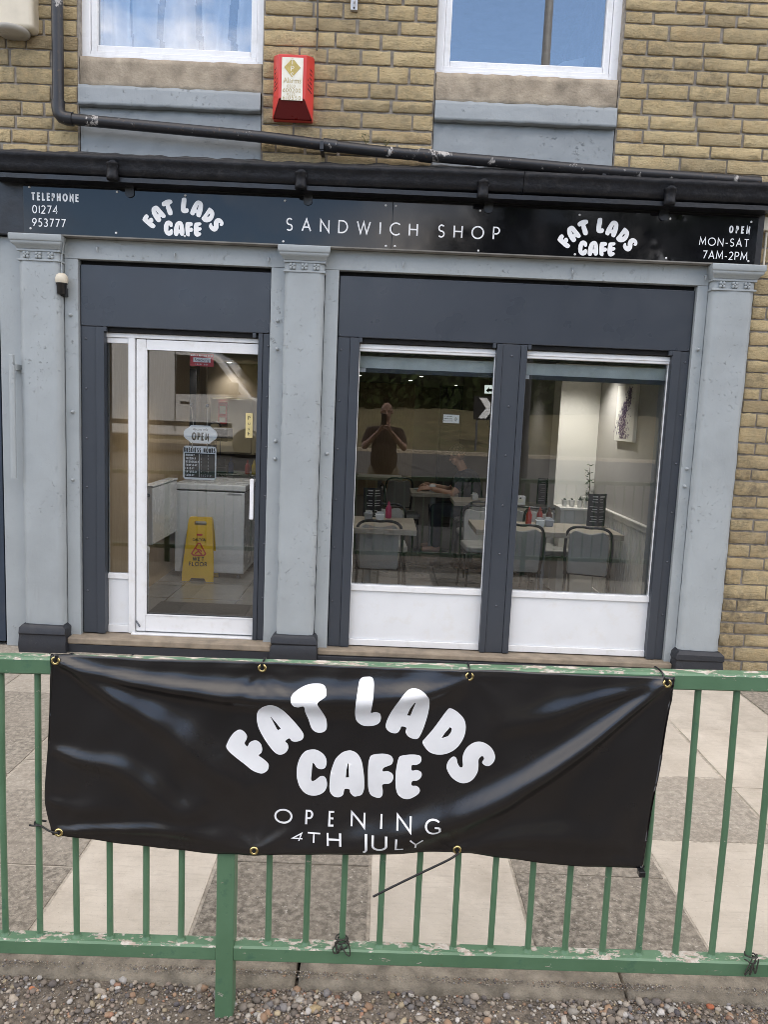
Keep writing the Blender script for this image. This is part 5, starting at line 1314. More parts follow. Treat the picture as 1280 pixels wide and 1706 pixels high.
MB().box(-.035, .035, -.048, -.044, .03, .07).build('napkin', 'label', nd)
MB().prism([(-.012, .07), (.012, .07), (.0, .088)], -.049, -.0455).build('mark', 'dark', nd)

# ---- behind the door
fz = thing('chest_freezer', (-1.64, 2.35, FL), 'white chest freezer inside the doorway', 'freezer')
M['enamel'] = plain('white_enamel', (.62, .64, .66), .25, .03, 4)
MB().box(-.335, .335, -.32, .45, .05, .845).build('cabinet', 'enamel', fz, .012)
MB().box(-.345, .345, -.33, .46, .855, .915).build('lid', 'enamel', fz, .012)
MB().box(.18, .30, -.336, -.331, .845, .855).build('lid_handle', 'dark', fz)
MB().box(-.33, .33, -.31, .44, .8455, .8545).build('lid_seal', 'dark', fz)
for sx in (-.28, .28):
    for sy in (-.27, .38): MB().lathe([(.022, 0), (.022, .03), (.012, .035), (.012, .049)], (sx, sy, 0), 12).build('castor', 'bolt', fz)
MB().lathe([(.001, -.02), (.05, -.02), (.05, 0)], (.336, .05, .35), 16, 'x').build('vent_cap', 'enamel', fz)
ws = thing('wet_floor_sign', (-1.71, 1.87, FL), 'yellow wet floor caution sign leaning on the chest freezer', 'sign')
M['yellow'] = plain('yellow_plastic', (.72, .46, .015), .4, .05, 8)
out_ = [(-.15, 0), (-.148, .12), (-.112, .575), (-.10, .60), (.10, .605), (.112, .58), (.148, .12), (.15, 0), (.08, 0), (.062, .03), (-.062, .03), (-.08, 0)]
hole = [(-.05, .525), (.055, .525), (.062, .545), (.055, .565), (-.05, .565), (-.058, .545)]
def tilt(x, z, y=0.): return Vector((x, y+.16*z, z))
tri = tessellate_polygon([[Vector((x, z, 0)) for x, z in l_] for l_ in (out_, hole)]); fl_ = out_+hole
bm = bmesh.new(); va = [bm.verts.new(tilt(x, z, -.01)) for x, z in fl_]; vb_ = [bm.verts.new(tilt(x, z, .012)) for x, z in fl_]
for t in tri:
    bm.faces.new([va[i] for i in t]); bm.faces.new([vb_[i] for i in reversed(t)])
for a0, n in ((0, len(out_)), (len(out_), len(hole))):
    for i in range(n): j = (i+1) % n; bm.faces.new([va[a0+i], va[a0+j], vb_[a0+j], vb_[a0+i]])
bmesh.ops.recalc_face_normals(bm, faces=bm.faces); me = bpy.data.meshes.new('front_panel'); bm.to_mesh(me); bm.free(); me.materials.append(M['yellow'])
o = bpy.data.objects.new('front_panel', me); COL.objects.link(o); o.parent = ws
o2 = bpy.data.objects.new('rear_panel', me); COL.objects.link(o2); o2.parent = ws; o2.scale = (1, -1, 1); o2.location = (0, .215, 0)
MB().box(-.10, .10, .085, .13, .575, .603).build('hinge', 'yellow', ws, .005)
M['redprint'] = plain('red_print', (.55, .03, .02), .5); M['blackprint'] = plain('black_print', (.015, .013, .012), .5)
wsf = lambda x, z: -.0115+.16*z
def wtext(s, z, h, w_, th, mat='blackprint'): text(ws, s, -w_/2, z, h, 0, mat, width=w_, th=th, joined=True, name='lettering', surf=wsf)
wtext('CAUTION', .382, .022, .125, .18); wtext('WET', .195, .034, .105, .2); wtext('FLOOR', .147, .034, .165, .2)
rb = [(-.066, .247), (.066, .247), (.0, .362)]
mbt = MB()
vvt, fst = ribbon([(-.05, .246), (.05, .246), (.066, .262), (.009, .358), (-.009, .358), (-.066, .262), (-.05, .246)], .006)
mbt.add([(p.x, wsf(p.x, p.y)-.002, p.y) for p in vvt], fst); 
for k_, seg_ in enumerate(([(-.03, .31), (-.012, .298), (.0, .285)], [(.0, .285), (-.02, .272), (-.032, .262)], [(.0, .285), (.012, .27), (.03, .256)], [(-.01, .3), (.012, .298), (.026, .284)])):
    vvt, fst = ribbon(seg_, .006, True); mbt.add([(p.x, wsf(p.x, p.y)-.0022-.0002*k_, p.y) for p in vvt], fst)
mbt.build('slipping_figure_symbol', 'redprint', ws)
MB().add([(p[0], wsf(*p)-.002, p[1]) for p in ((-.026, .43), (.026, .43), (.028, .448), (-.026, .448))], [(0,1,2,3)]).build('maker_mark', 'redprint', ws)
# radiator on the left wall
ra = thing('radiator', (-1.98, 1.65, .5), 'white panel radiator on the left wall beside the freezer', 'radiator'); orr = (-1.98, 1.65, .5)
MB(orr).box(-2.03, -1.945, 1.22, 2.0, .53, 1.03).build('panel', 'enamel', ra, .01)
MB(orr).box(-2.035, -1.94, 1.215, 2.005, 1.0305, 1.045).build('top_grille', 'enamel', ra, .003)
MB(orr).tube([(-1.99, 1.235, .53), (-1.99, 1.235, .2), (-1.99, 1.235, .085)], .009, 8).build('pipe', 'enamel', ra)
MB(orr).lathe([(.018, 0), (.022, .01), (.022, .05), (.012, .06)], (-1.99, 1.215, .46), 12).build('valve', 'upvc', ra)
MB(orr).lathe([(.001, -.004), (.016, -.004), (.016, 0)], (-1.985, 1.22, .96), 12, 'y').build('end_plug', 'dark', ra)
dm = thing('door_mat', (-1.3, .72, FL), 'dark entrance mat just inside the door', 'mat')
MB().box(-.5, .5, -.28, .3, .001, .014).build('pile', plain('dark_mat', (.02, .02, .02), .95, .3, 60, .5, 300, .003), dm, .004)
MB().box(-.52, .52, -.3, .32, .0005, .008).build('rubber_border', 'dark', dm, .003)
# kitchen counter and what stands on it
kc = thing('kitchen_counter', (-2.1, 4.6, FL), 'dark servery counter with steel top at the back of the doorway view', 'counter'); ok_ = (-2.1, 4.6, FL)
MB(ok_).box(-3.0, -.9, 4.3, 4.9, FL+.001, .86).build('carcass', plain('dark_counter', (.02, .018, .016), .5), kc)
MB(ok_).box(-3.02, -.88, 4.26, 4.92, .861, .9).build('worktop', plain('steel_top', (.4, .4, .4), .3, metal=.8), kc, .004)
for k in range(3): MB(ok_).box(-2.9+.65*k, -2.3+.65*k, 4.292, 4.2995, .2, .8).build('door_panel', plain('dark_counter_door_%d' % k, (.03, .027, .024), .4), kc, .004)
cw = thing('wall_cupboard', (-1.8, 5.3, 1.1), 'cream wall units behind the counter', 'cupboard'); ow = (-1.8, 5.3, 1.1)
M['creampaint'] = plain('cream_cupboard', (.62, .54, .36), .5, .05, 3)
MB(ow).box(-2.35, -1.2, 5.2, 5.5, 1.1, 1.86).build('carcass', 'creampaint', cw, .004)
for k in range(2): MB(ow).box(-2.33+.57*k, -1.79+.57*k, 5.185, 5.199, 1.12, 1.84).build('cupboard_door', 'creampaint', cw, .006)
st('kitchen_back_wall', 'walltaupe', -3.09, -.63, 5.52, 5.6, .081, 2.33)
mbd = thing('menu_board', (-2.62, 4.3, 1.6), 'black chalk menu board hanging behind the door glass', 'board'); om = (-2.62, 4.3, 1.6)
MB(om).box(-2.82, -2.36, 4.40, 4.42, 1.3, 2.18).build('board_panel', 'dark', mbd, .003)
for k in range(9): MB(om).box(-2.76, -2.76+.3*(.5+.5*abs(math.sin(k*2.3))), 4.395, 4.3992, 2.08-.05*k, 2.088-.05*k).build('chalk_line', plain('chalk_%d' % k, (.35, .35, .33), .9), mbd)
tk = thing('ticket_holder', (-2.17, 5.15, 1.5), 'red and white notice holder on the cream cupboard', 'holder')
MB().box(-.07, .05, -.01, .03, .0, .30).build('backing', 'redprint', tk, .004); MB().box(-.05, .03, -.016, -.0105, .14, .24).build('card', 'label', tk); MB().box(-.05, .03, -.016, -.0105, .03, .09).build('card', 'label', tk)
cm = thing('coffee_machine', (-2.12, 4.55, .9), 'black coffee machine on the counter', 'machine')
MB().box(-.16, .16, -.16, .2, 0, .08).box(-.16, -.05, -.12, .2, .08, .44).box(-.16, .16, -.16, .2, .40, .56).build('body', 'chairframe', cm, .012)
MB().tube(catmull([(-.08, -.1, .56), (-.07, -.1, .62), (.03, -.1, .63), (.07, -.1, .58)], 4, False), .014, 8).build('handle', 'chairframe', cm)
for x in (.02, .07): MB().tube([(x, -.17, .52), (x+.01, -.18, .15)], .006, 6).build('steam_pipe', 'bolt', cm)
MB().lathe([(.05, .085), (.055, .09), (.06, .17), (.05, .17)], (.06, -.03, 0), 14).build('jug', 'bolt', cm)
bottle(-1.92, 4.45, (.02, .05, .2), 'dark blue bottle on the counter behind the door', .9, 1.3)
bottle(-1.70, 4.42, (.45, .04, .03), 'red bottle at the right end of the counter view', .9, 1.2); bottle(-1.62, 4.44, (.6, .45, .03), 'yellow bottle beside the red bottle on the counter', .9, 1.2)
fr_ = thing('kitchen_post', (-2.22, 4.2, FL), 'timber post beside the menu board', 'post')
MB().box(-.04, .04, -.03, .03, 0, 2.255).build('shaft', 'oak', fr_, .003); MB().box(-.055, .055, -.045, .045, 0, .1).build('foot_block', 'oak', fr_, .003)

# ---- notices on the glass
def rounded(x0, x1, z0, z1, r_, n=5):
    p = []
    for cx, cz, a0 in ((x1-r_, z1-r_, 0), (x0+r_, z1-r_, 90), (x0+r_, z0+r_, 180), (x1-r_, z0+r_, 270)):
        for k in range(n+1): a = R(a0+90*k/n); p.append((cx+r_*math.cos(a), cz+r_*math.sin(a)))
    return p
GY = .040
op = thing('open_sign', (-1.27, GY, 1.545), 'white scalloped OPEN sign hanging inside the door glass on a string', 'sign')
oo = (-1.27, GY, 1.545)
# plaque hangs just inside the pane
pts = rounded(-1.345, -1.195, 1.478, 1.60, .02)
def lobe(cx, sgn): return [(cx+sgn*.05*math.cos(R(a)), 1.539+.045*math.sin(R(a))) for a in range(-80, 81, 20)]
outl = [(-1.335, 1.477), (-1.205, 1.477), (-1.192, 1.49)]+[(-1.195+.042*math.cos(R(a)), 1.539+.043*math.sin(R(a))) for a in range(-75, 76, 15)]+[(-1.192, 1.588), (-1.205, 1.602), (-1.335, 1.602), (-1.348, 1.588)]+[(-1.345-.042*math.cos(R(a)), 1.539+.043*math.sin(R(a))) for a in range(75, -76, -15)]+[(-1.348, 1.49)]
M['sticker'] = plain('printed_white_card', (.88, .9, .9), .45, .02)
MB(oo).prism(outl, .0395, .0445).build('plaque', 'sticker', op)
text(op, 'OPEN', -1.325, 1.502, .045, .0392, 'blackprint', width=.11, th=.24, sx=.5, off=oo, name='letter')
font_text(op, "Welcome we're", -1.322, 1.566, .017, .0392, 'blackprint', off=oo, width=.105, shear=.35)
bh = thing('business_hours_sign', (-1.27, GY, 1.34), 'black and white business hours board hanging below the OPEN sign', 'sign')
oh = (-1.27, GY, 1.34)
MB(oh).prism(rounded(-1.387, -1.157, 1.224, 1.458, .02), .0395, .0445).build('board', 'sticker', bh)
MB(oh).box(-1.377, -1.166, .0388, .0394, 1.238, 1.408).build('black_panel', 'blackprint', bh)
text(bh, 'BUSINESS HOURS', -1.38, 1.416, .028, .0391, 'blackprint', width=.212, th=.24, sx=.36, joined=True, name='lettering', off=oh)
for k, (dname, hrs) in enumerate((('MONDAY', '7 - 2'), ('TUESDAY', '7 - 2'), ('WEDNESDAY', '7 - 2'), ('THURSDAY', '7 - 2'), ('FRIDAY', '7 - 2'), ('SATURDAY', '7 - 2'), ('SUNDAY', 'CLOSED'))):
    z = 1.388-.0232*k
    text(bh, dname, -1.370, z, .0125, .0386, 'vinyl', width=.0098*len(dname), th=.26, sx=.55, joined=True, name='lettering', off=oh)
    text(bh, hrs, -1.262, z, .012, .0386, 'vinyl', width=.05 if k < 6 else .07, th=.1, sx=.6, joined=True, name='lettering', off=oh)
MB(oh).box(-1.277, -1.274, .0383, .0387, 1.245, 1.402).build('divider_line', 'vinyl', bh)
M['string'] = plain('pale_string', (.55, .5, .42), .9)
for x0, x1 in ((-1.335, -1.32), (-1.222, -1.222)): MB(oo).tube([(x0, .044, 1.735), (x1, .042, 1.597)], .0025, 6).build('string', 'string', op)
for x0 in (-1.325, -1.222): MB(oh).tube([(x0, .0375, 1.482), (x0, .0375, 1.44)], .0025, 6).build('string', 'string', bh)
for x in (-1.335, -1.225): MB(oo).lathe([(.001, -.008), (.008, -.008), (.012, -.003), (.013, 0)], (x, .0445, 1.738), 12, 'y').build('suction_hook', 'bolt', op)
ns = thing('no_smoking_sticker', (-1.265, GY, 2.05), 'red and white smoking notice at the top of the door glass', 'sticker'); on_ = (-1.265, GY, 2.05)
MB(on_).box(-1.346, -1.186, .0435, .0455, 2.005, 2.09).build('sticker_sheet', plain('red_sticker', (.62, .06, .07), .45), ns)
MB(on_).box(-1.325, -1.207, .0428, .0433, 2.032, 2.063).build('white_panel', 'sticker', ns)
font_text(ns, 'Smoking', -1.266, 2.038, .021, .0423, 'blackprint', off=on_, width=.10, center=True)
text(ns, 'KINDLY REFRAIN FROM', -1.34, 2.072, .010, .0431, 'vinyl', width=.148, th=.2, sx=.5, joined=True, name='lettering', off=on_)
text(ns, 'THANK YOU', -1.31, 2.013, .010, .0431, 'vinyl', width=.085, th=.2, sx=.55, joined=True, name='lettering', off=on_)
pc = thing('card_payment_sticker', (.466, .046, 1.72), 'small white contactless payment sticker on the left shop window', 'sticker'); oq = (.466, .046, 1.72)
MB(oq).box(.410, .521, .0455, .0475, 1.690, 1.748).build('sticker_sheet', 'sticker', pc)
for k, s_ in enumerate(('WE ACCEPT', 'CONTACTLESS', 'PAYMENTS')): text(pc, s_, .416, 1.731-.015*k, .008, .0452, 'blackprint', width=.054, th=.22, sx=.45, joined=True, name='lettering', off=oq)
for k in range(3):
    vvt, fst = ribbon(arc(.482, 1.719, .007+.007*k, .007+.007*k, -45, 45, 8), .0018); MB(oq).add([(p.x, .0450, p.y) for p in vvt], fst).build('contactless_arc', 'blackprint', pc)
for o in (op, bh, ns, pc): o.location.y += .018          # they hang on the inside of the glass

# ================================================================== PEOPLE
M['skin'] = plain('skin', (.60, .36, .26), .5, .08, 10)
def body(parent, name, mb, mat, voxel=.008, smooth=4):
    o = mb.build(name, mat, parent, smooth=True)
    m = o.modifiers.new('union', 'REMESH'); m.mode = 'VOXEL'; m.voxel_size = voxel; m.use_smooth_shade = True
    s = o.modifiers.new('soft', 'SMOOTH'); s.factor = .5; s.iterations = smooth
    return o
def head(mb, c, fwd, up=Vector((0, 0, 1)), s=1.):
    """head about 0.235 m tall with jaw, nose, ears and brow; fwd is the way the face looks"""
    fwd = fwd.normalized(); side = up.cross(fwd).normalized(); up = fwd.cross(side).normalized()
    Rm = Matrix((side, fwd, up)).transposed(); c = Vector(c)
    P = lambda x, y, z: c+Rm @ Vector((x, y, z))*s
    mb.ball(P(0, -.012, .025), (.076*s, .094*s, .092*s), 16, 12, Rm)
    mb.ball(P(0, .022, -.05), (.056*s, .062*s, .066*s), 14, 10, Rm)
    mb.ball(P(0, .052, -.09), (.03*s, .026*s, .022*s), 10, 8, Rm)
    mb.capsule(P(0, .082, .005), P(0, .104, -.032), .011*s, .016*s, 8)
    for sx in (-1, 1):
        mb.ball(P(sx*.079, -.005, -.008), (.010*s, .02*s, .033*s), 8, 8, Rm); mb.ball(P(sx*.03, .074, .02), (.024*s, .016*s, .010*s), 8, 6, Rm)
        mb.ball(P(sx*.014, .094, -.034), (.010*s, .010*s, .008*s), 6, 6, Rm)
    mb.ball(P(0, .079, -.062), (.024*s, .012*s, .008*s), 8, 6, Rm); mb.ball(P(0, .077, -.074), (.020*s, .011*s, .008*s), 8, 6, Rm)
    return P
def hand(mb, wrist, dirv, palm_n, curl=.5, s=1., thumb=1):
    d = Vector(dirv).normalized(); n = Vector(palm_n); n = (n-d*n.dot(d)).normalized(); t = d.cross(n).normalized(); w_ = Vector(wrist)
    for k in range(4):
        off = t*(.03-.02*k)*s; base = w_+d*.088*s+off
        mb.capsule(w_+d*.02*s+off*.6, base, .015*s, .0115*s, 8)
        L_ = (.040, .045, .042, .033)[k]*s; p = base; dd = d.copy()
        for q in range(3):
            dd = (dd+n*curl*(.75 if q == 0 else 1.0)).normalized(); p2 = p+dd*L_*(1-.22*q); mb.capsule(p, p2, (.0095-.001*q)*s, (.0085-.001*q)*s, 8); p = p2
    p = w_+d*.03*s+t*thumb*.026*s; dd = (d*.6+t*thumb*.8+n*.25).normalized()
    for q in range(3):
        p2 = p+dd*(.036-.004*q)*s; mb.capsule(p, p2, (.013-.0015*q)*s, (.0115-.0015*q)*s, 8); p = p2; dd = (dd+d*.5+n*.25*curl).normalized()
# the photographer, seen as a reflection in the window glass
G0 = -.065
PH = thing('person', (.02, -5.72, G0), 'bald person in brown T-shirt and khaki shorts photographing with a phone, reflected in the window', 'person')
PH.scale = (1.05, 1.0, 1.075)
bd = MB(); Hc = Vector((.015, .02, 1.70)); head(bd, Hc, Vector((0, 1, -.04)))
bd.capsule((.01, -.01, 1.46), (.012, .005, 1.62), .062, .058)
bd.capsule((0, -.03, 1.38), (0, -.02, .98), .15, .16); bd.capsule((-.15, -.03, 1.42), (.15, -.03, 1.42), .075, .075)
ELb = {}
for sx in (-1, 1):
    sh_ = Vector((sx*.2, -.03, 1.42)); el = Vector((sx*.265, .13, 1.235)); wr = Vector((sx*.085, .33, 1.43))
    bd.capsule(sh_, el, .058, .046); bd.capsule(el, wr, .045, .030)
    hand(bd, wr+Vector((0, .01, .0)), Vector((-sx*.45, .2, .85)), Vector((-sx*.8, .5, -.1)), .75, .9, thumb=sx)
    hip = Vector((sx*.1, -.03, .93)); kn = Vector((sx*.12, .0, .50)); an = Vector((sx*.13, -.03, .09))
    bd.capsule(hip, kn, .092, .06); bd.capsule(kn, an, .058, .038); bd.capsule(an+Vector((0, -.02, -.05)), an+Vector((sx*.02, .15, -.06)), .04, .034)
body(PH, 'body', bd, 'skin', .0065, 5)
tsh = MB(); tsh.capsule((0, -.03, 1.36), (0, -.02, .93), .172, .19); tsh.capsule((-.16, -.03, 1.42), (.16, -.03, 1.42), .085, .085); tsh.ball((0, .03, 1.08), (.19, .2, .24), 16, 12)
for sx in (-1, 1): tsh.capsule((sx*.2, -.03, 1.42), (sx*.245, .07, 1.30), .074, .07)
body(PH, 'shirt', tsh, plain('brown_tshirt', (.075, .05, .04), .9, .1, 8), .012, 5)
srt = MB(); srt.capsule((-.06, -.03, .9), (.06, -.03, .9), .16, .16)
for sx in (-1, 1): srt.capsule((sx*.1, -.03, .88), (sx*.125, -.005, .54), .118, .105)
body(PH, 'shorts', srt, plain('khaki_shorts', (.36, .31, .22), .9, .1, 8), .012, 5)
for sx in (-1, 1):
    sx_ = MB(); sx_.capsule((sx*.13, -.05, .04), (sx*.15, .14, .03), .052, .046); body(PH, 'shoe', sx_, 'chairframe', .01)
phn = thing('phone', (0, -5.338, 1.655), 'dark smartphone held up by the person reflected in the window', 'phone')
MB().box(-.039, .039, -.004, .004, -.078, .078).build('case', 'tie', phn, .004)
MB().box(-.03, -.002, .0045, .0065, .035, .07).build('camera_block', 'bolt', phn, .002)

# seated man at the back table
MN = thing('person', (1.05, 4.05, FL), 'seated person in camouflage cap and navy T-shirt eating at a table inside', 'person')
bm_ = MB(); Hm = Vector((-.14, .0, 1.19)); fwm = Vector((-1, -.1, -.32)); head(bm_, Hm, fwm)
bm_.capsule((-.04, 0, .98), (-.115, 0, 1.11), .06, .056)
bm_.capsule((.06, 0, .52), (-.01, 0, .88), .15, .15); bm_.capsule((-.02, -.16, .93), (-.02, .16, .93), .07, .07)
for sy, el, wr in ((-1, (-.2, -.27, .735), (-.45, -.14, .785)), (1, (-.18, .27, .74), (-.42, .12, .80))):
    sh_ = Vector((-.02, sy*.2, .93)); bm_.capsule(sh_, el, .055, .043); bm_.capsule(el, wr, .043, .028)
    hand(bm_, Vector(wr), Vector((-1, sy*.1, .05)), Vector((0, -sy*.6, -.7)), .45, .95, thumb=sy)
    hip = Vector((.05, sy*.1, .52)); kn = Vector((-.38, sy*.13, .53)); an = Vector((-.36, sy*.13, .09))
    bm_.capsule(hip, kn, .09, .062); bm_.capsule(kn, an, .058, .04); bm_.capsule(an+Vector((.02, 0, -.04)), an+Vector((-.14, 0, -.05)), .04, .034)
body(MN, 'body', bm_, 'skin', .0065, 5)
ts = MB(); ts.capsule((.06, 0, .55), (-.01, 0, .87), .172, .17); ts.capsule((-.02, -.17, .93), (-.02, .17, .93), .082, .082)
for sy in (-1, 1): ts.capsule((-.02, sy*.2, .93), (-.12, sy*.24, .82), .07, .064)
body(MN, 'shirt', ts, plain('navy_tshirt', (.012, .018, .035), .9, .1, 8), .012, 5)
tr_ = MB(); tr_.capsule((.05, -.06, .53), (.05, .06, .53), .14, .14)
for sy in (-1, 1): tr_.capsule((.05, sy*.1, .52), (-.38, sy*.13, .53), .102, .078); tr_.capsule((-.38, sy*.13, .53), (-.36, sy*.13, .12), .075, .062)
body(MN, 'trousers', tr_, plain('dark_jeans', (.03, .04, .06), .9, .1, 8), .012, 5)
cp = MB(); fwn = fwm.normalized(); side = Vector((0, 0, 1)).cross(fwn).normalized(); upn = fwn.cross(side); Rm = Matrix((side, fwn, upn)).transposed()
cp.ball(Hm+Rm @ Vector((0, -.012, .048)), (.086, .104, .082), 18, 12, Rm); cp.ball(Hm+Rm @ Vector((0, .10, .045)), (.062, .075, .012), 14, 8, Rm)
n = NT('camouflage_cloth'); cc = n.mix(n.ramp(n.noise(40, 2), .45, .5), (.06, .055, .04), (.025, .03, .018)); n.col(n.mix(n.ramp(n.noise(55, 2), .56, .6), cc, (.12, .1, .075))); n.set(Roughness=.9)
body(MN, 'cap', cp, n.m, .007, 2)
mug = thing('mug', (.62, 3.92, TT), 'white mug in front of the seated person', 'mug')
MB().lathe([(.034, 0), (.038, .005), (.038, .09), (.034, .09), (.034, .012), (.001, .01)], (0, 0, 0), 18).build('cup', 'upvc', mug)
MB().tube(catmull([(-.036, 0, .07), (-.06, 0, .065), (-.062, 0, .035), (-.036, 0, .022)], 4, False), .006, 8).build('handle', 'upvc', mug)
plt_ = thing('plate', (.52, 4.12, TT), 'plate of food on the table of the seated person', 'plate')
MB().lathe([(.06, 0), (.12, .014), (.122, .017), (.06, .006), (.001, .005)], (0, 0, 0), 24).build('dish', 'upvc', plt_)
r2 = random.Random(4)
for k in range(7): MB().ball((r2.uniform(-.05, .05), r2.uniform(-.05, .05), .022), (.025, .02, .014), 8, 6).build('food_piece', plain('food_%d' % k, r2.choice([(.6, .5, .3), (.5, .25, .1), (.65, .6, .5)]), .7), plt_)

# ================================================================== ACROSS THE ROAD (seen in the glass)
VX, VY = -6.22, -7.55; VS = 1.15
VN = thing('delivery_van', (VX+2.6, VY+.95, -.065), 'white delivery van parked at the kerb, reflected in the door glass', 'van'); ov_ = (VX+2.6, VY+.95, -.0)
prof = [(0, .38), (4.98, .38), (5.22, .46), (5.3, .8), (5.22, 1.08), (4.42, 1.32), (3.72, 2.16), (3.35, 2.36), (.25, 2.42), (.05, 2.28)]
M['vanwhite'] = plain('white_van_paint', (.5, .5, .5), .25, .03, 3, coat=.5)
MB(ov_).prism([(VX+x, z) for x, z in prof], VY, VY+1.95).build('body', 'vanwhite', VN, .06, 3)
M['vanglass'] = plain('tinted_van_glass', (.01, .012, .014), .05)
MB(ov_).prism([(VX+x, z) for x, z in ((2.75, 1.32), (4.2, 1.36), (3.62, 2.08), (3.35, 2.16), (2.75, 2.18))], VY+1.951, VY+1.958).build('side_window', 'vanglass', VN)
MB(ov_).add([(VX+4.42+.01, VY+.15, 1.34), (VX+4.42+.01, VY+1.8, 1.34), (VX+3.76+.01, VY+1.72, 2.13), (VX+3.76+.01, VY+.22, 2.13)], [(0,1,2,3)]).build('windscreen', 'vanglass', VN)
for x in (.95, 4.35):
    for y in (VY+1.97, VY-.02):
        wl = MB(ov_).lathe([(.2, -.1), (.33, -.1), (.34, -.06), (.34, .06), (.33, .1), (.2, .1)], (VX+x, y-(.09 if y > VY+1 else -.09), .28), 24, 'y').build('wheel', 'chairframe', VN)
        MB(ov_).lathe([(.001, -.1), (.2, -.095), (.2, .095), (.001, .1)], (VX+x, y-(.09 if y > VY+1 else -.09), .28), 20, 'y').build('hubcap', 'bolt', wl)
MB(ov_).box(VX+2.72, VX+2.74, VY+1.951, VY+1.956, .5, 2.25).build('door_gap', 'dark', VN); MB(ov_).box(VX+2.85, VX+3.05, VY+1.951, VY+1.975, 1.12, 1.16).build('door_handle', 'dark', VN, .004)
MB(ov_).box(VX+.2, VX+4.0, VY+1.951, VY+1.962, .62, .72).build('rubbing_strip', 'dark', VN, .004)
MB(ov_).box(VX+3.95, VX+4.15, VY+1.96, VY+2.16, 1.36, 1.62).build('wing_mirror', 'chairframe', VN, .03)
for y in (VY+.2, VY+1.5): MB(ov_).box(VX+5.18, VX+5.29, y, y+.28, .8, 1.0).build('headlight', 'glassup', VN, .02)
VN.scale = (VS,)*3; VN.location = (-8.5+2.6*VS, -15.6, road_z(0, -15.6)+.05)
# lamp column by the near kerb
lc = thing('street_lamp', (2.12, -6.3, -.065), 'tall grey street lamp column reflected in the right upper window', 'street lamp')
MB().tube([(0, 0, 0), (0, 0, 1.4)], .1, 16).tube([(0, 0, 1.4), (0, 0, 1.5), (0, 0, 9.5)], [.1, .08, .055], 16).build('column', plain('grey_lamp_column', (.16, .16, .16), .6), lc)
MB().tube(catmull([(0, 0, 9.45), (0, -.2, 9.75), (0, -.9, 9.9)], 5, False), .035, 8).build('arm', 'bolt', lc); MB().box(-.12, .12, -1.5, -.85, 9.84, 9.95).build('lantern', 'bolt', lc, .03)
# chevron road sign on the far verge
cs = thing('chevron_sign', (3.5, -21.4, .5), 'black and white chevron road sign on two posts, reflected in the window', 'road sign')
for x in (-.28, .28): MB().tube([(x, 0, 0), (x, 0, 1.9)], .035, 10).build('post', 'bolt', cs)
MB().box(-.42, .42, .036, .05, 1.15, 1.95).build('plate', 'dark', cs, .004)
MB().prism([(-.25, 1.2), (.02, 1.2), (.28, 1.55), (.02, 1.9), (-.25, 1.9), (.0, 1.55)], .0505, .056).build('chevron', 'vinyl', cs)
# dense thicket behind the verge
r_ = random.Random(77); vv = []; fs = []
for k in range(60000):
    x = r_.uniform(-70, 70); y = -31-r_.uniform(0, 4.5); top = (8.5 if x > 2 else 5.4)+.9*math.sin(x*.33)+.6*math.sin(x*.83+1)
    z = bank_z(x, y)+top*r_.random()**.9*(.55+.45*math.sin(min(1, (-31-y)/3+.2)*1.57))
    p = Vector((x, y, z)); u = Vector((r_.uniform(-1, 1), r_.uniform(-.6, .6), r_.uniform(-1, 1))).normalized()*r_.uniform(.15, .34); v = u.orthogonal().normalized()*u.length*.6; b = len(vv)
    vv += [p-u, p+v, p+u, p-v]; fs.append((b, b+1, b+2, b+3))
nc, nr = 140, 14; b = len(vv)
for j in range(nr+1):
    for i in range(nc+1):
        x = -70+140*i/nc; t = j/nr; top = (7.8 if x > 2 else 4.6)+.9*math.sin(x*.33)+.6*math.sin(x*.83+1)
        vv.append((x+r_.uniform(-.4, .4), -34.4-2.2*t*t+r_.uniform(-.7, .7), 1.6+top*t+(r_.uniform(-.8, .3) if j == nr else r_.uniform(-.2, .2))))
for j in range(nr):
    for i in range(nc): a = b+j*(nc+1)+i; fs.append((a, a+1, a+nc+2, a+nc+1))
tag(MB().add(vv, fs).build('thicket', 'leaf'), 'dense dark green thicket beyond the grass verge', 'thicket', kind='stuff')
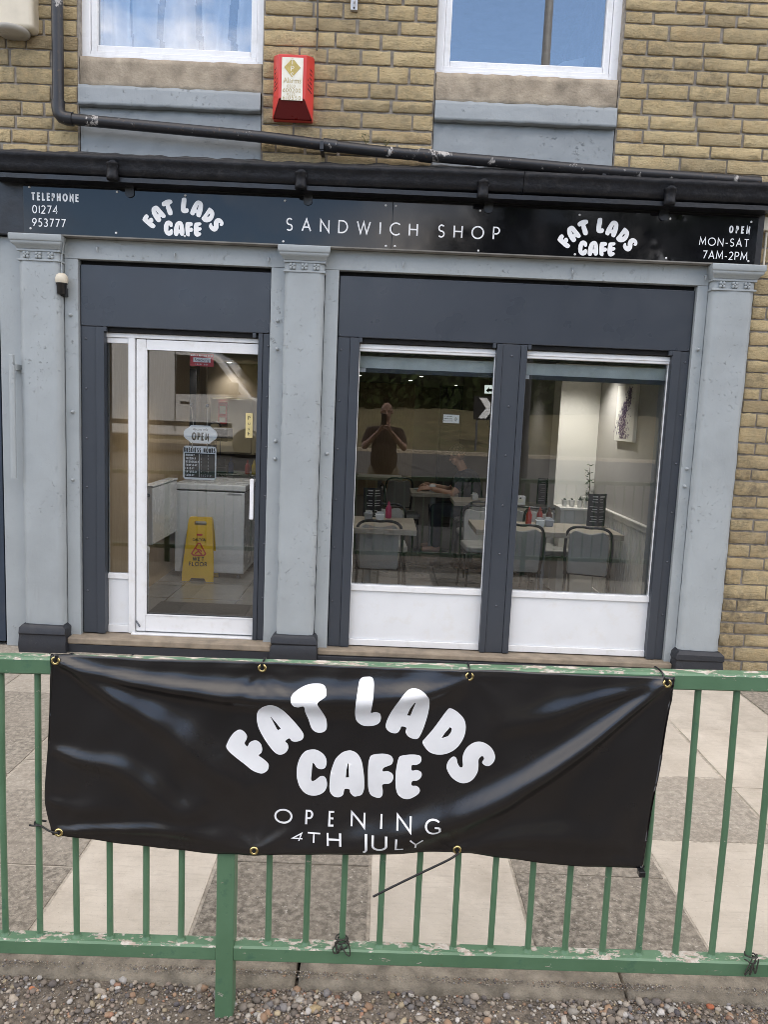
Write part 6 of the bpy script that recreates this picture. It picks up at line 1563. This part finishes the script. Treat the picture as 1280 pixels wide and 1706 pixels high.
# trees beyond the verge
def tree_meshes(seed, h, spread):
    r_ = random.Random(seed); tr = MB(); tr.tube([(0, 0, 0), (.1, 0, h*.2), (-.05, .1, h*.45), (0, 0, h*.75)], [h*.022, h*.018, h*.012, .03], 8)
    cl = []
    for k in range(14):
        a = r_.uniform(0, 6.28); z = h*r_.uniform(.3, .92); rr = spread*math.sqrt(max(.05, 1-((z/h-.55)/.5)**2))*r_.uniform(.35, .9); c = Vector((rr*math.cos(a), rr*math.sin(a), z)); cl.append((c, spread*r_.uniform(.28, .46)))
        tr.tube([(0, 0, z*.55), (c*.5+Vector((0, 0, z*.3))), c], [.09, .05, .02], 5)
    vv = []; fs = []
    for c, s_ in cl:
        for k in range(150):
            d_ = Vector((r_.gauss(0, 1), r_.gauss(0, 1), r_.gauss(0, .8))).normalized()*s_*r_.uniform(.3, 1.08)**.6; p = c+d_
            u = Vector((r_.uniform(-1, 1), r_.uniform(-1, 1), r_.uniform(-1, 1))).normalized()*r_.uniform(.16, .34); v = u.orthogonal().normalized()*u.length*.6; b = len(vv)
            vv += [p-u, p+v, p+u, p-v]; fs.append((b, b+1, b+2, b+3))
    lv = MB().add(vv, fs); return tr, lv
protos = []
for k, (h, sp) in enumerate(((13., 4.2), (11., 3.8), (6., 2.8))):
    t = thing('tree', (0, 0, 0), 'tree', 'tree', 'trees beyond the grass verge'); a, b = tree_meshes(k+40, h, sp); a.build('trunk', 'bark', t); b.build('crown', 'leaf', t); protos.append(t)
spots = [(6.5, -37, 0, 1.0), (12.5, -36, 1, 1.1), (19, -38, 0, 1.08), (26, -36, 1, 1.2), (33, -38, 0, .9), (9, -43, 1, 1.2), (2.2, -36, 2, 1.15), (-3.5, -37, 2, .8), (-9, -36, 2, .75), (-15, -38, 2, .8), (-21, -36, 2, .8), (-28, -37, 2, .8), (5, -34, 2, .9), (15.5, -33.5, 2, 1.0), (22, -33, 2, .95)]
used = set()
for i, (x, y, k, s_) in enumerate(spots):
    lab = 'tree number %d' % i
    lab = ('tall tree' if k < 2 else 'low bushy tree')+' beyond the grass verge, seen only in reflections'
    z = bank_z(x, y)-.1
    if k not in used: used.add(k); o = protos[k]; o.location = (x, y, z); o.scale = (s_,)*3; o['label'] = lab
    else: copy_thing(protos[k], (x, y, z), i*1.1, lab, sc=(s_,)*3)
